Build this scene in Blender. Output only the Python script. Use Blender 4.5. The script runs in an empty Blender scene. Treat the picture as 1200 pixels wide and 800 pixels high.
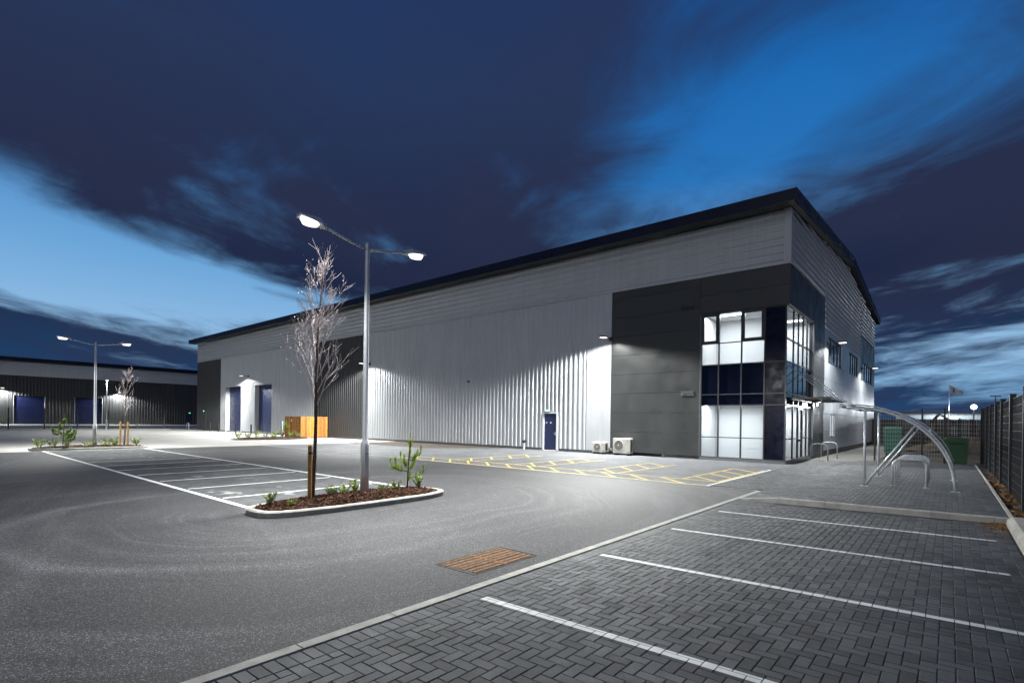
import bpy, bmesh, math, random
from mathutils import Vector, Matrix
random.seed(7)
sc = bpy.context.scene
COL = sc.collection
PI = math.pi

# ------------------------------------------------------------------ camera
CAM = Vector((5.679, -26.4255, 1.85))
YAW, PIT, ROL, FPX, PY = 0.7022, -0.0015, 0.0133, 605.26, 493.65
_r = Vector((math.cos(YAW), math.sin(YAW), 0)); _f = Vector((-math.sin(YAW), math.cos(YAW), 0)); _u = Vector((0, 0, 1))
FWD = _f*math.cos(PIT) + _u*math.sin(PIT)
UP0 = -_f*math.sin(PIT) + _u*math.cos(PIT)
RT = _r*math.cos(ROL) + UP0*math.sin(ROL)
UP = -_r*math.sin(ROL) + UP0*math.cos(ROL)
cd = bpy.data.cameras.new('camera'); cam = bpy.data.objects.new('camera', cd); COL.objects.link(cam)
cd.sensor_fit = 'HORIZONTAL'; cd.sensor_width = 36; cd.lens = FPX/1200*36
cd.shift_y = (PY-400)/1200
cd.clip_start = 0.05; cd.clip_end = 5000
M = Matrix.Identity(4)
for i in range(3):
    M[i][0] = RT[i]; M[i][1] = UP[i]; M[i][2] = -FWD[i]; M[i][3] = CAM[i]
cam.matrix_world = M
sc.camera = cam

# ------------------------------------------------------------------ exposure
sc.view_settings.view_transform = 'Standard'; sc.view_settings.look = 'None'
sc.view_settings.exposure = 0.0; sc.view_settings.gamma = 1.0; sc.view_settings.use_curve_mapping = False
sc.cycles.use_denoising = True
sc.cycles.max_bounces = 6; sc.cycles.diffuse_bounces = 3; sc.cycles.glossy_bounces = 3
sc.cycles.transparent_max_bounces = 24
sc.cycles.sample_clamp_indirect = 3.0
sc.cycles.caustics_reflective = False; sc.cycles.caustics_refractive = False

# ------------------------------------------------------------------ node helper
class NT:
    def __init__(s, tree): s.t = tree; s.n = tree.nodes; s.l = tree.links
    def new(s, typ, **k):
        n = s.n.new(typ)
        for a, b in k.items(): setattr(n, a, b)
        return n
    def put(s, sock, v):
        if isinstance(v, bpy.types.NodeSocket): s.l.new(v, sock)
        elif v is not None: sock.default_value = v
    def m(s, op, a, b=None, c=None, clamp=False):
        n = s.new('ShaderNodeMath', operation=op, use_clamp=clamp)
        for i, v in enumerate((a, b, c)):
            if v is not None: s.put(n.inputs[i], v)
        return n.outputs[0]
    def vm(s, op, a, b=None, out=0):
        n = s.new('ShaderNodeVectorMath', operation=op)
        s.put(n.inputs[0], a)
        if b is not None: s.put(n.inputs[1], b)
        return n.outputs[out]
    def rng(s, v, a, b, c=0.0, d=1.0, smooth=True):
        n = s.new('ShaderNodeMapRange', interpolation_type='SMOOTHSTEP' if smooth else 'LINEAR')
        for i, x in enumerate((v, a, b, c, d)): s.put(n.inputs[i], x)
        return n.outputs[0]
    def mix(s, f, a, b, blend='MIX'):
        n = s.new('ShaderNodeMix', data_type='RGBA', blend_type=blend)
        s.put(n.inputs[0], f); s.put(n.inputs[6], a if not isinstance(a, tuple) else (*a[:3], 1)); s.put(n.inputs[7], b if not isinstance(b, tuple) else (*b[:3], 1))
        return n.outputs[2]
    def noise(s, vec, scale, detail=3, rough=.5, dist=0.0):
        n = s.new('ShaderNodeTexNoise'); s.put(n.inputs['Vector'], vec)
        n.inputs['Scale'].default_value = scale; n.inputs['Detail'].default_value = detail
        n.inputs['Roughness'].default_value = rough; n.inputs['Distortion'].default_value = dist
        return n.outputs[0]
    def vor(s, vec, scale, feature='F1', out='Color'):
        n = s.new('ShaderNodeTexVoronoi', feature=feature); s.put(n.inputs['Vector'], vec); n.inputs['Scale'].default_value = scale
        return n.outputs[out]
    def xyz(s, v):
        n = s.new('ShaderNodeSeparateXYZ'); s.put(n.inputs[0], v); return n.outputs
    def comb(s, x, y, z=0.0):
        n = s.new('ShaderNodeCombineXYZ')
        for i, v in enumerate((x, y, z)): s.put(n.inputs[i], v)
        return n.outputs[0]
    def pos(s): return s.new('ShaderNodeNewGeometry').outputs['Position']
    def bump(s, h, strength=.3, dist=.01):
        n = s.new('ShaderNodeBump'); n.inputs['Strength'].default_value = strength; n.inputs['Distance'].default_value = dist
        s.put(n.inputs['Height'], h); return n.outputs[0]

# ------------------------------------------------------------------ sky (twilight, long-exposure cloud streaks)
w = bpy.data.worlds.new('World'); sc.world = w; w.use_nodes = True
T = NT(w.node_tree); w.node_tree.nodes.clear()
dirv = T.new('ShaderNodeTexCoord').outputs['Generated']
dx = T.vm('DOT_PRODUCT', dirv, tuple(_r), 1); dy = T.vm('DOT_PRODUCT', dirv, tuple(_f), 1); dz = T.xyz(dirv)[2]
az = T.m('ARCTAN2', dx, dy); el = T.m('ARCSINE', T.m('MINIMUM', T.m('MAXIMUM', dz, -1.0), 1.0))
def azel(x, y):
    a = math.atan((x-600)/605.0); return a, math.atan((492-y)/605.0*math.cos(a))
def blob(x, y, sx, sy, slope, amp):
    a0, e0 = azel(x, y); th = math.atan(-slope); c, s_ = math.cos(th), math.sin(th)
    k = 1/605.0
    da = T.m('SUBTRACT', az, a0); de = T.m('SUBTRACT', el, e0)
    p = T.m('ADD', T.m('MULTIPLY', da, c/(sx*k)), T.m('MULTIPLY', de, s_/(sx*k)))
    q = T.m('ADD', T.m('MULTIPLY', da, -s_/(sy*k)), T.m('MULTIPLY', de, c/(sy*k)))
    g = T.m('EXPONENT', T.m('MULTIPLY', T.m('ADD', T.m('MULTIPLY', p, p), T.m('MULTIPLY', q, q)), -0.5))
    return T.m('MULTIPLY', g, amp)
# cloud-deck coordinates: direction projected on a flat layer, streaked along the wind
ze = T.m('ADD', T.m('MAXIMUM', dz, 0.0), 0.10)
wx, wy = math.cos(YAW+PI/2+0.12), math.sin(YAW+PI/2+0.12)
along = T.m('DIVIDE', T.vm('DOT_PRODUCT', dirv, (wx, wy, 0), 1), ze)
across = T.m('DIVIDE', T.vm('DOT_PRODUCT', dirv, (-wy, wx, 0), 1), ze)
n1 = T.noise(T.comb(T.m('MULTIPLY', along, .6), across, 3.1), 0.85, 7, .56, .8)
n2 = T.noise(T.comb(T.m('MULTIPLY', along, .22), across, 9.7), 2.6, 4, .5, .2)
dens = T.m('ADD', T.m('MULTIPLY', T.m('SUBTRACT', n1, .5), 1.1), T.m('MULTIPLY', T.m('SUBTRACT', n2, .5), .60))
n3 = T.noise(T.comb(T.m('MULTIPLY', along, .8), across, 21.0), 2.2, 7, .62, .9)
dens = T.m('ADD', dens, T.m('MULTIPLY', T.m('SUBTRACT', n3, .5), 1.1))
# long low cloud streaks near the horizon
els = T.m('SUBTRACT', el, T.m('MULTIPLY', T.m('ABSOLUTE', az), .16))
n4 = T.noise(T.comb(T.m('MULTIPLY', az, 2.2), T.m('MULTIPLY', els, 17.0), 5.0), 1.0, 6, .6, .5)
dens = T.m('ADD', dens, T.m('MULTIPLY', T.m('MULTIPLY', T.m('SUBTRACT', n4, .47), 2.5), T.rng(el, .14, .42, 1.0, 0.0)))
dens = T.m('ADD', dens, 1.0)
for b in ((1040, 50, 250, 66, -.22, -.66), (880, 150, 90, 42, -.40, -.36), (820, 20, 90, 70, 0, -.15),
          (95, 318, 190, 38, .22, -.80), (285, 366, 110, 28, .20, -.66), (-40, 290, 110, 36, .3, -.40),
          (1130, 400, 150, 38, -.12, -.62), (1190, 445, 90, 14, -.1, -.35),
          (70, 395, 110, 22, .08, .50), (200, 378, 70, 13, .1, .35),
          (1120, 285, 190, 55, -.1, .22), (260, 120, 200, 90, .1, .15), (1110, 465, 140, 12, 0, .35)):
    dens = T.m('ADD', dens, blob(*b))
cl = T.rng(dens, 0.08, 0.98)
elr = T.m('MULTIPLY', el, 1.0)
ramp = T.new('ShaderNodeValToRGB'); T.put(ramp.inputs[0], elr)
cr = ramp.color_ramp; cr.elements[0].position = 0.0; cr.elements[0].color = (.16, .36, .62, 1)
cr.elements[1].position = 1.0; cr.elements[1].color = (.004, .07, .26, 1)
for p_, c_ in ((.12, (.30, .52, .78)), (.24, (.16, .39, .70)), (.42, (.022, .175, .50)), (.65, (.006, .12, .42))):
    e = cr.elements.new(p_); e.color = (*c_, 1)
ramp2 = T.new('ShaderNodeValToRGB'); T.put(ramp2.inputs[0], elr)
c2 = ramp2.color_ramp; c2.elements[0].position = 0.0; c2.elements[0].color = (.020, .062, .16, 1)
c2.elements[1].position = .75; c2.elements[1].color = (.016, .038, .125, 1)
for p_, c_ in ((.10, (.012, .044, .120)), (.22, (.012, .020, .055)), (.38, (.019, .029, .074)), (.56, (.019, .040, .112))):
    e = c2.elements.new(p_); e.color = (*c_, 1)
tone = T.rng(T.noise(T.comb(T.m('MULTIPLY', along, .5), across, 40.0), 1.1, 3, .5), .35, .65)
cloudc = T.mix(tone, ramp2.outputs[0], T.mix(.5, ramp2.outputs[0], (.027, .031, .068)))
skycol = T.mix(cl, ramp.outputs[0], cloudc)
bgn = T.new('ShaderNodeBackground'); T.put(bgn.inputs[0], skycol); bgn.inputs[1].default_value = 1.0
out = T.new('ShaderNodeOutputWorld'); T.l.new(bgn.outputs[0], out.inputs[0])
w.cycles.sampling_method = 'MANUAL'; w.cycles.sample_map_resolution = 512

# ------------------------------------------------------------------ soft afterglow of the sunset behind the camera
sd = bpy.data.lights.new('sun', 'SUN'); so = bpy.data.objects.new('sun', sd); COL.objects.link(so)
sd.energy = 0.50; sd.angle = math.radians(60); sd.color = (.93, .96, 1.0)
so.rotation_euler = (-Vector((.38, -.85, .30))).to_track_quat('-Z', 'Y').to_euler()

# ------------------------------------------------------------------ materials
MATS = {}
def mat(name, color=(.5, .5, .5), rough=.6, metal=0.0, spec=.5, vary=0.0, vscale=3.0, bump=0.0, bscale=40.0, emit=None, estr=0.0, isl=0.0, coat=0.0):
    if name in MATS: return MATS[name]
    m = bpy.data.materials.new(name); m.use_nodes = True; MATS[name] = m
    t = NT(m.node_tree); p = m.node_tree.nodes['Principled BSDF']
    p.inputs['Roughness'].default_value = rough; p.inputs['Metallic'].default_value = metal
    p.inputs['Specular IOR Level'].default_value = spec; p.inputs['Coat Weight'].default_value = coat
    col = (*color, 1); pos = t.pos()
    if vary or isl:
        f = t.rng(t.noise(pos, vscale, 5, .6), .3, .7, 1-vary, 1+vary, False)
        if isl:
            g = t.new('ShaderNodeNewGeometry').outputs['Random Per Island']; o = t.new('ShaderNodeObjectInfo').outputs['Random']
            rr = t.m('FRACT', t.m('ADD', g, o))
            f = t.m('MULTIPLY', f, t.rng(rr, 0, 1, 1-isl, 1+isl, False))
        hs = t.new('ShaderNodeVectorMath', operation='SCALE'); hs.inputs[0].default_value = color; t.put(hs.inputs['Scale'], f)
        t.put(p.inputs['Base Color'], hs.outputs[0])
        rr2 = t.rng(t.noise(pos, vscale*2.3, 3), .3, .7, max(.05, rough-.12), min(1, rough+.12), False)
        t.put(p.inputs['Roughness'], rr2)
    else: p.inputs['Base Color'].default_value = col
    if bump: t.put(p.inputs['Normal'], t.bump(t.noise(pos, bscale, 4, .6), bump, .01))
    if emit: p.inputs['Emission Color'].default_value = (*emit, 1); p.inputs['Emission Strength'].default_value = estr
    return m
def mat_custom(name):
    m = bpy.data.materials.new(name); m.use_nodes = True; MATS[name] = m
    return m, NT(m.node_tree), m.node_tree.nodes['Principled BSDF']
def streaked(name, col, rough, metal, amt):
    m, t, p = mat_custom(name); pos = t.pos(); X, Y, Z = t.xyz(pos)
    st = t.noise(t.comb(t.m('MULTIPLY', X, 5.0), t.m('MULTIPLY', Y, 5.0), t.m('MULTIPLY', Z, .22)), 1.0, 5, .65)
    bl = t.noise(pos, .5, 5, .6)
    f = t.m('MULTIPLY', t.rng(st, .35, .7, 1+amt*.4, 1-amt, False), t.rng(bl, .3, .7, 1-amt*.6, 1+amt*.5, False))
    v = t.new('ShaderNodeVectorMath', operation='SCALE'); v.inputs[0].default_value = col; t.put(v.inputs['Scale'], f); t.put(p.inputs['Base Color'], v.outputs[0])
    t.put(p.inputs['Roughness'], t.rng(bl, .3, .7, rough-.07, rough+.1, False)); p.inputs['Metallic'].default_value = metal
    t.put(p.inputs['Normal'], t.bump(t.noise(pos, 2.2, 2), .10, .02))
    return m
silver = streaked('silver_cladding', (.52, .535, .55), .42, .12, .085)
dark = streaked('anthracite_cladding', (.036, .037, .038), .44, 0, .2)
darkflat = mat('anthracite_composite', (.044, .046, .046), .40, 0, .5, .07, .4)
silverflat = streaked('silver_composite', (.44, .46, .49), .36, .25, .10)
navy = mat('navy_trim', (.007, .010, .026), .38, 0, .4, .04, .8)
doorblue = mat('blue_door_paint', (.013, .021, .070), .42, 0, .5, .12, .9)
galv = mat('galvanised_steel', (.56, .58, .60), .34, .35, .5, .14, 14)
polegrey = mat('pole_galvanised', (.62, .64, .66), .40, .3, .5, .08, 9)
black = mat('black_plastic', (.015, .015, .017), .5)
frame = mat('window_frame_grey', (.040, .042, .046), .38)
trimgrey = mat('grey_flashing', (.16, .165, .17), .4, 0, .5, .06, 2)
kerbm = mat('kerb_concrete', (.34, .33, .30), .85, 0, .3, .22, 5, .5, 90, isl=.06)
conc = mat('yard_concrete', (.34, .33, .305), .8, 0, .3, .16, .35, .3, 30)
joint = mat('paver_joint_sand', (.035, .034, .033), .95, 0, .2, .2, 30)
soil = mat('bare_soil', (.060, .044, .031), .95, 0, .2, .35, 2.2, 1, 14)
mulch = mat('bark_mulch', (.075, .035, .020), .9, 0, .2, .3, 8, 0, 20, isl=.55)
litter = mat('dead_leaves', (.24, .125, .040), .85, 0, .2, .3, 8, 0, 20, isl=.5)
field = mat('dark_field', (.036, .031, .026), .95, 0, .2, .35, .25, .6, 3)
paverm, t, p = mat_custom('charcoal_paver')
pos = t.pos(); gi = t.new('ShaderNodeNewGeometry').outputs['Random Per Island']; oi = t.new('ShaderNodeObjectInfo').outputs['Random']
rr = t.m('FRACT', t.m('ADD', gi, oi))
f = t.rng(rr, 0, 1, .66, 1.38, False)
f = t.m('MULTIPLY', f, t.rng(t.noise(pos, .55, 5, .6), .3, .7, .80, 1.22, False))
f = t.m('MULTIPLY', f, t.rng(t.noise(pos, 60, 4, .7), .3, .7, .72, 1.28, False))
stn = t.rng(t.noise(pos, 1.7, 6, .7), .60, .72)
f = t.m('MULTIPLY', f, t.rng(stn, 0, 1, 1, .62, False))
sc_ = t.new('ShaderNodeVectorMath', operation='SCALE'); sc_.inputs[0].default_value = (.066, .068, .071); t.put(sc_.inputs['Scale'], f)
sandm = t.m('MULTIPLY', t.rng(t.noise(pos, 2.6, 7, .72), .58, .74), .24)
t.put(p.inputs['Base Color'], t.mix(sandm, sc_.outputs[0], (.30, .27, .22)))
t.put(p.inputs['Roughness'], t.rng(t.noise(pos, 3.1, 4), .3, .7, .60, .78, False)); p.inputs['Specular IOR Level'].default_value = .32
t.put(p.inputs['Normal'], t.bump(t.noise(pos, 150, 4, .65), .6, .010))
whitepaint, t, p = mat_custom('white_road_paint')
pos = t.pos(); wr = t.rng(t.noise(pos, 22, 6, .75), .60, .70); wr = t.m('MULTIPLY', wr, t.rng(t.noise(pos, 1.3, 3), .35, .65, .25, .95))
t.put(p.inputs['Base Color'], t.mix(wr, t.mix(t.rng(t.noise(pos, 3, 5), .3, .7), (.74, .75, .74), (.58, .585, .57)), (.14, .14, .14)))
p.inputs['Roughness'].default_value = .75; p.inputs['Specular IOR Level'].default_value = .3
yellow = mat('yellow_road_paint', (.60, .46, .10), .8, 0, .2, .35, 6)
acmat = mat('ac_cream_casing', (.62, .60, .54), .45, 0, .5, .04, 4)
acgrille = mat('ac_grille', (.16, .15, .13), .5)
wood = mat('orange_timber', (.36, .155, .030), .65, 0, .4, .22, 3, .4, 20, isl=.42)
stake = mat('timber_stake', (.33, .19, .055), .75, 0, .3, .25, 9, .4, 30)
bark = mat('young_bark', (.085, .058, .042), .85, 0, .3, .35, 25, .6, 60)
twig = mat('pale_twigs', (.60, .52, .52), .8, 0, .3, .25, 8)
pinegreen = mat('pine_needles', (.21, .31, .05), .6, 0, .3, .25, 6, isl=.5)
shrubgreen = mat('shrub_leaf', (.22, .30, .06), .55, 0, .4, .25, 6, isl=.5)
palegreen = mat('pale_shrub_leaf', (.17, .20, .085), .55, 0, .4, .25, 6, isl=.4)
bingreen = mat('bin_green', (.030, .088, .036), .45, 0, .5, .10, 4)
binteal = mat('bin_teal', (.005, .055, .040), .45, 0, .5, .10, 4)
rust = mat('rusty_iron', (.19, .095, .038), .9, 0, .2, .6, 16, .8, 90)
sump = mat('dirty_iron', (.058, .053, .047), .9, 0, .2, .4, 20)
timberdark = mat('dark_timber_fence', (.022, .016, .013), .85, 0, .3, .3, 2, isl=.2)
whitewall = mat('white_plaster', (.80, .80, .80), .8)
ceilm = mat('white_ceiling', (.82, .82, .82), .8)
carpet = mat('grey_carpet', (.22, .22, .23), .95)
warm = mat('warm_timber_lining', (.70, .55, .33), .6)
fencem = mat('black_fence_coating', (.030, .031, .033), .42, .2, .5)
fencewire = mat('fence_wire', (.045, .046, .048), .40, .3, .5)
paleshed = mat('pale_shed_cladding', (.50, .58, .64), .5, 0, .5, .1, .2)
flagm = mat('flag_cloth', (.72, .72, .72), .8)
flagred = mat('flag_red_print', (.42, .20, .20), .8)
chain = mat('brushed_zinc', (.5, .5, .5), .3, .8)
steelwhite = mat('white_door_frame', (.74, .75, .76), .45)
logo = mat('red_badge', (.45, .05, .04), .5)
signm = mat('grey_green_plate', (.14, .17, .145), .5)
signd = mat('dark_louvre', (.045, .055, .048), .5)
navysatin = mat('navy_satin_panel', (.007, .008, .026), .30, 0, .12, .1, 1)
navyglass = mat('navy_spandrel_glass', (.004, .005, .014), .05, 0, .5)

def emitter(name, col, s):
    return mat(name, (.8, .8, .8), .5, emit=col, estr=s)
ledm = emitter('led_lens', (1, .97, .90), 2.2)
ledfar = emitter('led_lens_far', (1, .97, .92), 2.2)
greenled = emitter('green_exit_light', (.10, 1, .55), 3.0)
ceilled = emitter('ceiling_light_panel', (.93, .97, 1), 9.0)

def glass(name, tint, refl=.9, haze=0):
    m = bpy.data.materials.new(name); m.use_nodes = True; t = NT(m.node_tree); t.n.clear()
    tr = t.new('ShaderNodeBsdfTransparent'); tr.inputs[0].default_value = (*tint, 1)
    gl = t.new('ShaderNodeBsdfGlossy'); gl.inputs['Roughness'].default_value = .02; gl.inputs[0].default_value = (refl, refl, refl, 1)
    lw = t.new('ShaderNodeLayerWeight'); lw.inputs[0].default_value = .5; bf = t.new('ShaderNodeNewGeometry').outputs['Backfacing']
    fr = t.m('ADD', .045, t.m('MULTIPLY', t.m('POWER', lw.outputs['Facing'], 5.0), .90)); fr = t.m('MULTIPLY', fr, t.m('SUBTRACT', 1.0, bf))
    mx = t.new('ShaderNodeMixShader'); t.l.new(fr, mx.inputs[0]); t.l.new(tr.outputs[0], mx.inputs[1]); t.l.new(gl.outputs[0], mx.inputs[2])
    if haze:
        df = t.new('ShaderNodeBsdfDiffuse'); df.inputs[0].default_value = (.75, .78, .80, 1); m2 = t.new('ShaderNodeMixShader'); m2.inputs[0].default_value = haze
        t.l.new(mx.outputs[0], m2.inputs[1]); t.l.new(df.outputs[0], m2.inputs[2]); mx = m2
    o = t.new('ShaderNodeOutputMaterial'); t.l.new(mx.outputs[0], o.inputs[0]); MATS[name] = m; return m
clearglass = glass('clear_glass', (.90, .93, .94), .5)
blueglass = glass('blue_tinted_glass', (.06, .10, .22))
polycarb = glass('clear_polycarbonate', (.86, .90, .92), .8, .14)

# asphalt: exposed chippings, broad patches, tyre sweeps round the island
asph, t, p = mat_custom('asphalt')
pos = t.pos(); X, Y, Z = t.xyz(pos)
chip = t.vor(pos, 120, out='Color'); cv = t.xyz(chip)[0]
chipl = t.rng(cv, 0, 1, .006, .060, False)
bright = t.m('GREATER_THAN', t.xyz(chip)[1], .90)
chipl = t.m('ADD', chipl, t.m('MULTIPLY', bright, .12))
grain = t.noise(pos, 260, 2); chipl = t.m('MULTIPLY', chipl, t.rng(grain, .3, .7, .7, 1.3, False))
patch = t.rng(t.noise(pos, .32, 4, .55), .3, .7, .82, 1.2, False)
# sweeps: distance to the island axis
yc = t.m('MINIMUM', t.m('MAXIMUM', Y, -21.6), -18.2)
ddx = t.m('ADD', X, 4.3); ddy = t.m('SUBTRACT', Y, yc)
rad = t.m('SQRT', t.m('ADD', t.m('MULTIPLY', ddx, ddx), t.m('MULTIPLY', ddy, ddy)))
radw = t.m('ADD', rad, t.m('MULTIPLY', t.noise(pos, .22, 2), 1.6))
ringn = t.noise(t.comb(radw, t.m('MULTIPLY', t.noise(pos, .5, 2), .4), 0.0), 1.7, 2, .5)
ring2 = t.noise(t.comb(t.m('ADD', t.m('MULTIPLY', X, .35), t.m('MULTIPLY', Y, 1.25)), t.m('MULTIPLY', X, .05), 3.0), 1.2, 3, .6)
fade = t.rng(t.noise(pos, .13, 2), .40, .62)
sweep = t.m('MULTIPLY', t.rng(ringn, .46, .74), t.m('ADD', t.m('MULTIPLY', fade, .55), .15))
finer = t.rng(t.noise(t.comb(radw, 0.0, 7.0), 6.5, 3, .6), .5, .72)
brk = t.rng(t.noise(pos, .35, 3), .42, .6)
sweep = t.m('ADD', sweep, t.m('MULTIPLY', t.m('MULTIPLY', finer, brk), .42))
sweep = t.m('ADD', sweep, t.m('MULTIPLY', t.rng(ring2, .58, .75), .22))
k = t.m('MULTIPLY', patch, t.m('ADD', .88, t.m('MULTIPLY', sweep, 1.5)))
oil = t.rng(t.noise(pos, .9, 5, .7, .6), .66, .78)
drip = t.m('LESS_THAN', t.vor(pos, 1.3, out='Distance'), .055)
k = t.m('MULTIPLY', k, t.rng(t.m('MAXIMUM', t.m('MULTIPLY', oil, .8), drip), 0, 1, 1, .62, False))
jd = t.m('ABSOLUTE', t.m('ADD', t.m('ADD', Y, 14.1), t.m('MULTIPLY', t.noise(pos, .8, 2), .12)))
k = t.m('MULTIPLY', k, t.rng(jd, 0, .03, .6, 1))
k = t.m('MULTIPLY', k, t.rng(t.m('GREATER_THAN', t.m('ADD', Y, 14.15), 0), 0, 1, 1.0, .84, False))
val = t.m('MULTIPLY', chipl, k)
cc = t.new('ShaderNodeVectorMath', operation='SCALE'); cc.inputs[0].default_value = (1.0, .965, 1.03); t.put(cc.inputs['Scale'], val)
t.put(p.inputs['Base Color'], cc.outputs[0]); p.inputs['Roughness'].default_value = .8; p.inputs['Specular IOR Level'].default_value = .35
t.put(p.inputs['Normal'], t.bump(t.vor(pos, 120, out='Distance'), .35, .004))

def block_mat(name, base, hi, bw, bh, rowx=True, pat=.25):
    m, t, p = mat_custom(name); pos = t.pos(); X, Y, Z = t.xyz(pos)
    br = t.new('ShaderNodeTexBrick'); t.put(br.inputs['Vector'], t.comb(X, Y) if rowx else t.comb(Y, X))
    br.inputs['Color1'].default_value = (*base, 1); br.inputs['Color2'].default_value = (*hi, 1); br.inputs['Mortar'].default_value = (base[0]*.35, base[1]*.35, base[2]*.35, 1)
    br.inputs['Scale'].default_value = 1; br.inputs['Mortar Size'].default_value = .006; br.inputs['Brick Width'].default_value = bw; br.inputs['Row Height'].default_value = bh
    br.inputs['Mortar Smooth'].default_value = .3
    pt = t.rng(t.noise(pos, .45, 5, .6), .3, .7, 1-pat, 1+pat, False)
    fine = t.rng(t.noise(pos, 5, 5, .7), .3, .7, .8, 1.2, False)
    s_ = t.new('ShaderNodeVectorMath', operation='SCALE'); t.put(s_.inputs[0], br.outputs['Color']); t.put(s_.inputs['Scale'], t.m('MULTIPLY', pt, fine))
    t.put(p.inputs['Base Color'], s_.outputs[0]); p.inputs['Roughness'].default_value = .85; p.inputs['Specular IOR Level'].default_value = .12
    t.put(p.inputs['Normal'], t.bump(t.m('MULTIPLY', br.outputs['Fac'], -1.0), .6, .006))
    return m, t, p, s_
frontblock = block_mat('front_block_paving', (.125, .128, .136), (.16, .163, .172), .21, .105)[0]
carblock, t, p, s_ = block_mat('car_park_block_paving', (.068, .070, .073), (.098, .10, .104), .21, .105, False, .3)
# sand left in patches on the new car-park blocks
pos = t.pos(); sp = t.rng(t.noise(pos, 1.1, 6, .68), .58, .70); X, Y, Z = t.xyz(pos)
t.put(p.inputs['Base Color'], t.mix(t.m('MULTIPLY', sp, .8), s_.outputs[0], (.36, .35, .33)))

# ------------------------------------------------------------------ mesh helper
class MB:
    def __init__(s): s.v = []; s.f = []
    def quad(s, a, b, c, d): n = len(s.v); s.v += [tuple(a), tuple(b), tuple(c), tuple(d)]; s.f.append((n, n+1, n+2, n+3)); return s
    def tri(s, a, b, c): n = len(s.v); s.v += [tuple(a), tuple(b), tuple(c)]; s.f.append((n, n+1, n+2)); return s
    def hexa(s, P):  # 8 points: bottom 4 ccw, top 4 ccw
        n = len(s.v); s.v += [tuple(q) for q in P]
        for q in ((0, 3, 2, 1), (4, 5, 6, 7), (0, 1, 5, 4), (1, 2, 6, 5), (2, 3, 7, 6), (3, 0, 4, 7)): s.f.append(tuple(n+i for i in q))
        return s
    def box(s, x0, x1, y0, y1, z0, z1):
        return s.hexa([(x0, y0, z0), (x1, y0, z0), (x1, y1, z0), (x0, y1, z0), (x0, y0, z1), (x1, y0, z1), (x1, y1, z1), (x0, y1, z1)])
    def bar(s, a, b, wd, ht, up=(0, 0, 1)):
        a = Vector(a); b = Vector(b); d = (b-a).normalized(); sd_ = d.cross(Vector(up))
        if sd_.length < 1e-4: sd_ = d.cross(Vector((1, 0, 0)))
        sd_.normalize(); u = sd_.cross(d); sd_ *= wd/2; u *= ht/2
        return s.hexa([a-sd_-u, a+sd_-u, b+sd_-u, b-sd_-u, a-sd_+u, a+sd_+u, b+sd_+u, b-sd_+u])
    def bbox(s, x0, x1, y0, y1, z0, z1, c=.01):  # box with chamfered top
        s.frust([(x0, y0), (x1, y0), (x1, y1), (x0, y1)], z0, z1, c); return s
    def frust(s, poly, z0, z1, c):
        n0 = len(s.v); n = len(poly); cx = sum(q[0] for q in poly)/n; cy = sum(q[1] for q in poly)/n
        def ins(q):
            return (q[0] + (c if q[0] < cx else -c), q[1] + (c if q[1] < cy else -c))
        for z, ring in ((z0, poly), (z1-c, poly), (z1, [ins(q) for q in poly])):
            s.v += [(q[0], q[1], z) for q in ring]
        for k in range(2):
            for i in range(n):
                j = (i+1) % n; s.f.append((n0+k*n+i, n0+k*n+j, n0+(k+1)*n+j, n0+(k+1)*n+i))
        s.f.append(tuple(n0+2*n+i for i in range(n)))
    def prism(s, poly, z0, z1):
        n0 = len(s.v); n = len(poly); s.v += [(x, y, z0) for x, y in poly] + [(x, y, z1) for x, y in poly]
        s.f.append(tuple(n0+n-1-i for i in range(n))); s.f.append(tuple(n0+n+i for i in range(n)))
        for i in range(n):
            j = (i+1) % n; s.f.append((n0+i, n0+j, n0+n+j, n0+n+i))
        return s
    def loft(s, A, B, caps=True):  # two matching rings
        n0 = len(s.v); n = len(A); s.v += [tuple(q) for q in A] + [tuple(q) for q in B]
        for i in range(n):
            j = (i+1) % n; s.f.append((n0+i, n0+j, n0+n+j, n0+n+i))
        if caps: s.f.append(tuple(n0+n-1-i for i in range(n))); s.f.append(tuple(n0+n+i for i in range(n)))
        return s
    def tube(s, pts, rad, n=8, caps=True):
        pts = [Vector(q) for q in pts]; m = len(pts); n0 = len(s.v)
        if not isinstance(rad, (list, tuple)): rad = [rad]*m
        ref = None
        for i, q in enumerate(pts):
            d = (pts[min(i+1, m-1)]-pts[max(i-1, 0)]).normalized()
            if ref is None: ref = d.cross(Vector((.3, .2, 1)) if abs(d.z) < .95 else Vector((1, 0, 0))).normalized()
            a = (ref - d*ref.dot(d)).normalized(); b = d.cross(a); ref = a
            for k_ in range(n):
                an = 2*PI*k_/n; s.v.append(tuple(q + (a*math.cos(an)+b*math.sin(an))*rad[i]))
        for i in range(m-1):
            for k_ in range(n):
                j = (k_+1) % n; s.f.append((n0+i*n+k_, n0+i*n+j, n0+(i+1)*n+j, n0+(i+1)*n+k_))
        if caps: s.f.append(tuple(n0+n-1-i for i in range(n))); s.f.append(tuple(n0+(m-1)*n+i for i in range(n)))
        return s
    def lathe(s, prof, c, n=16):
        n0 = len(s.v)
        for r_, z in prof:
            for k_ in range(n): an = 2*PI*k_/n; s.v.append((c[0]+r_*math.cos(an), c[1]+r_*math.sin(an), c[2]+z))
        for i in range(len(prof)-1):
            for k_ in range(n):
                j = (k_+1) % n; s.f.append((n0+i*n+k_, n0+i*n+j, n0+(i+1)*n+j, n0+(i+1)*n+k_))
        s.f.append(tuple(n0+n-1-i for i in range(n))); s.f.append(tuple(n0+(len(prof)-1)*n+i for i in range(n)))
        return s
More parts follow.
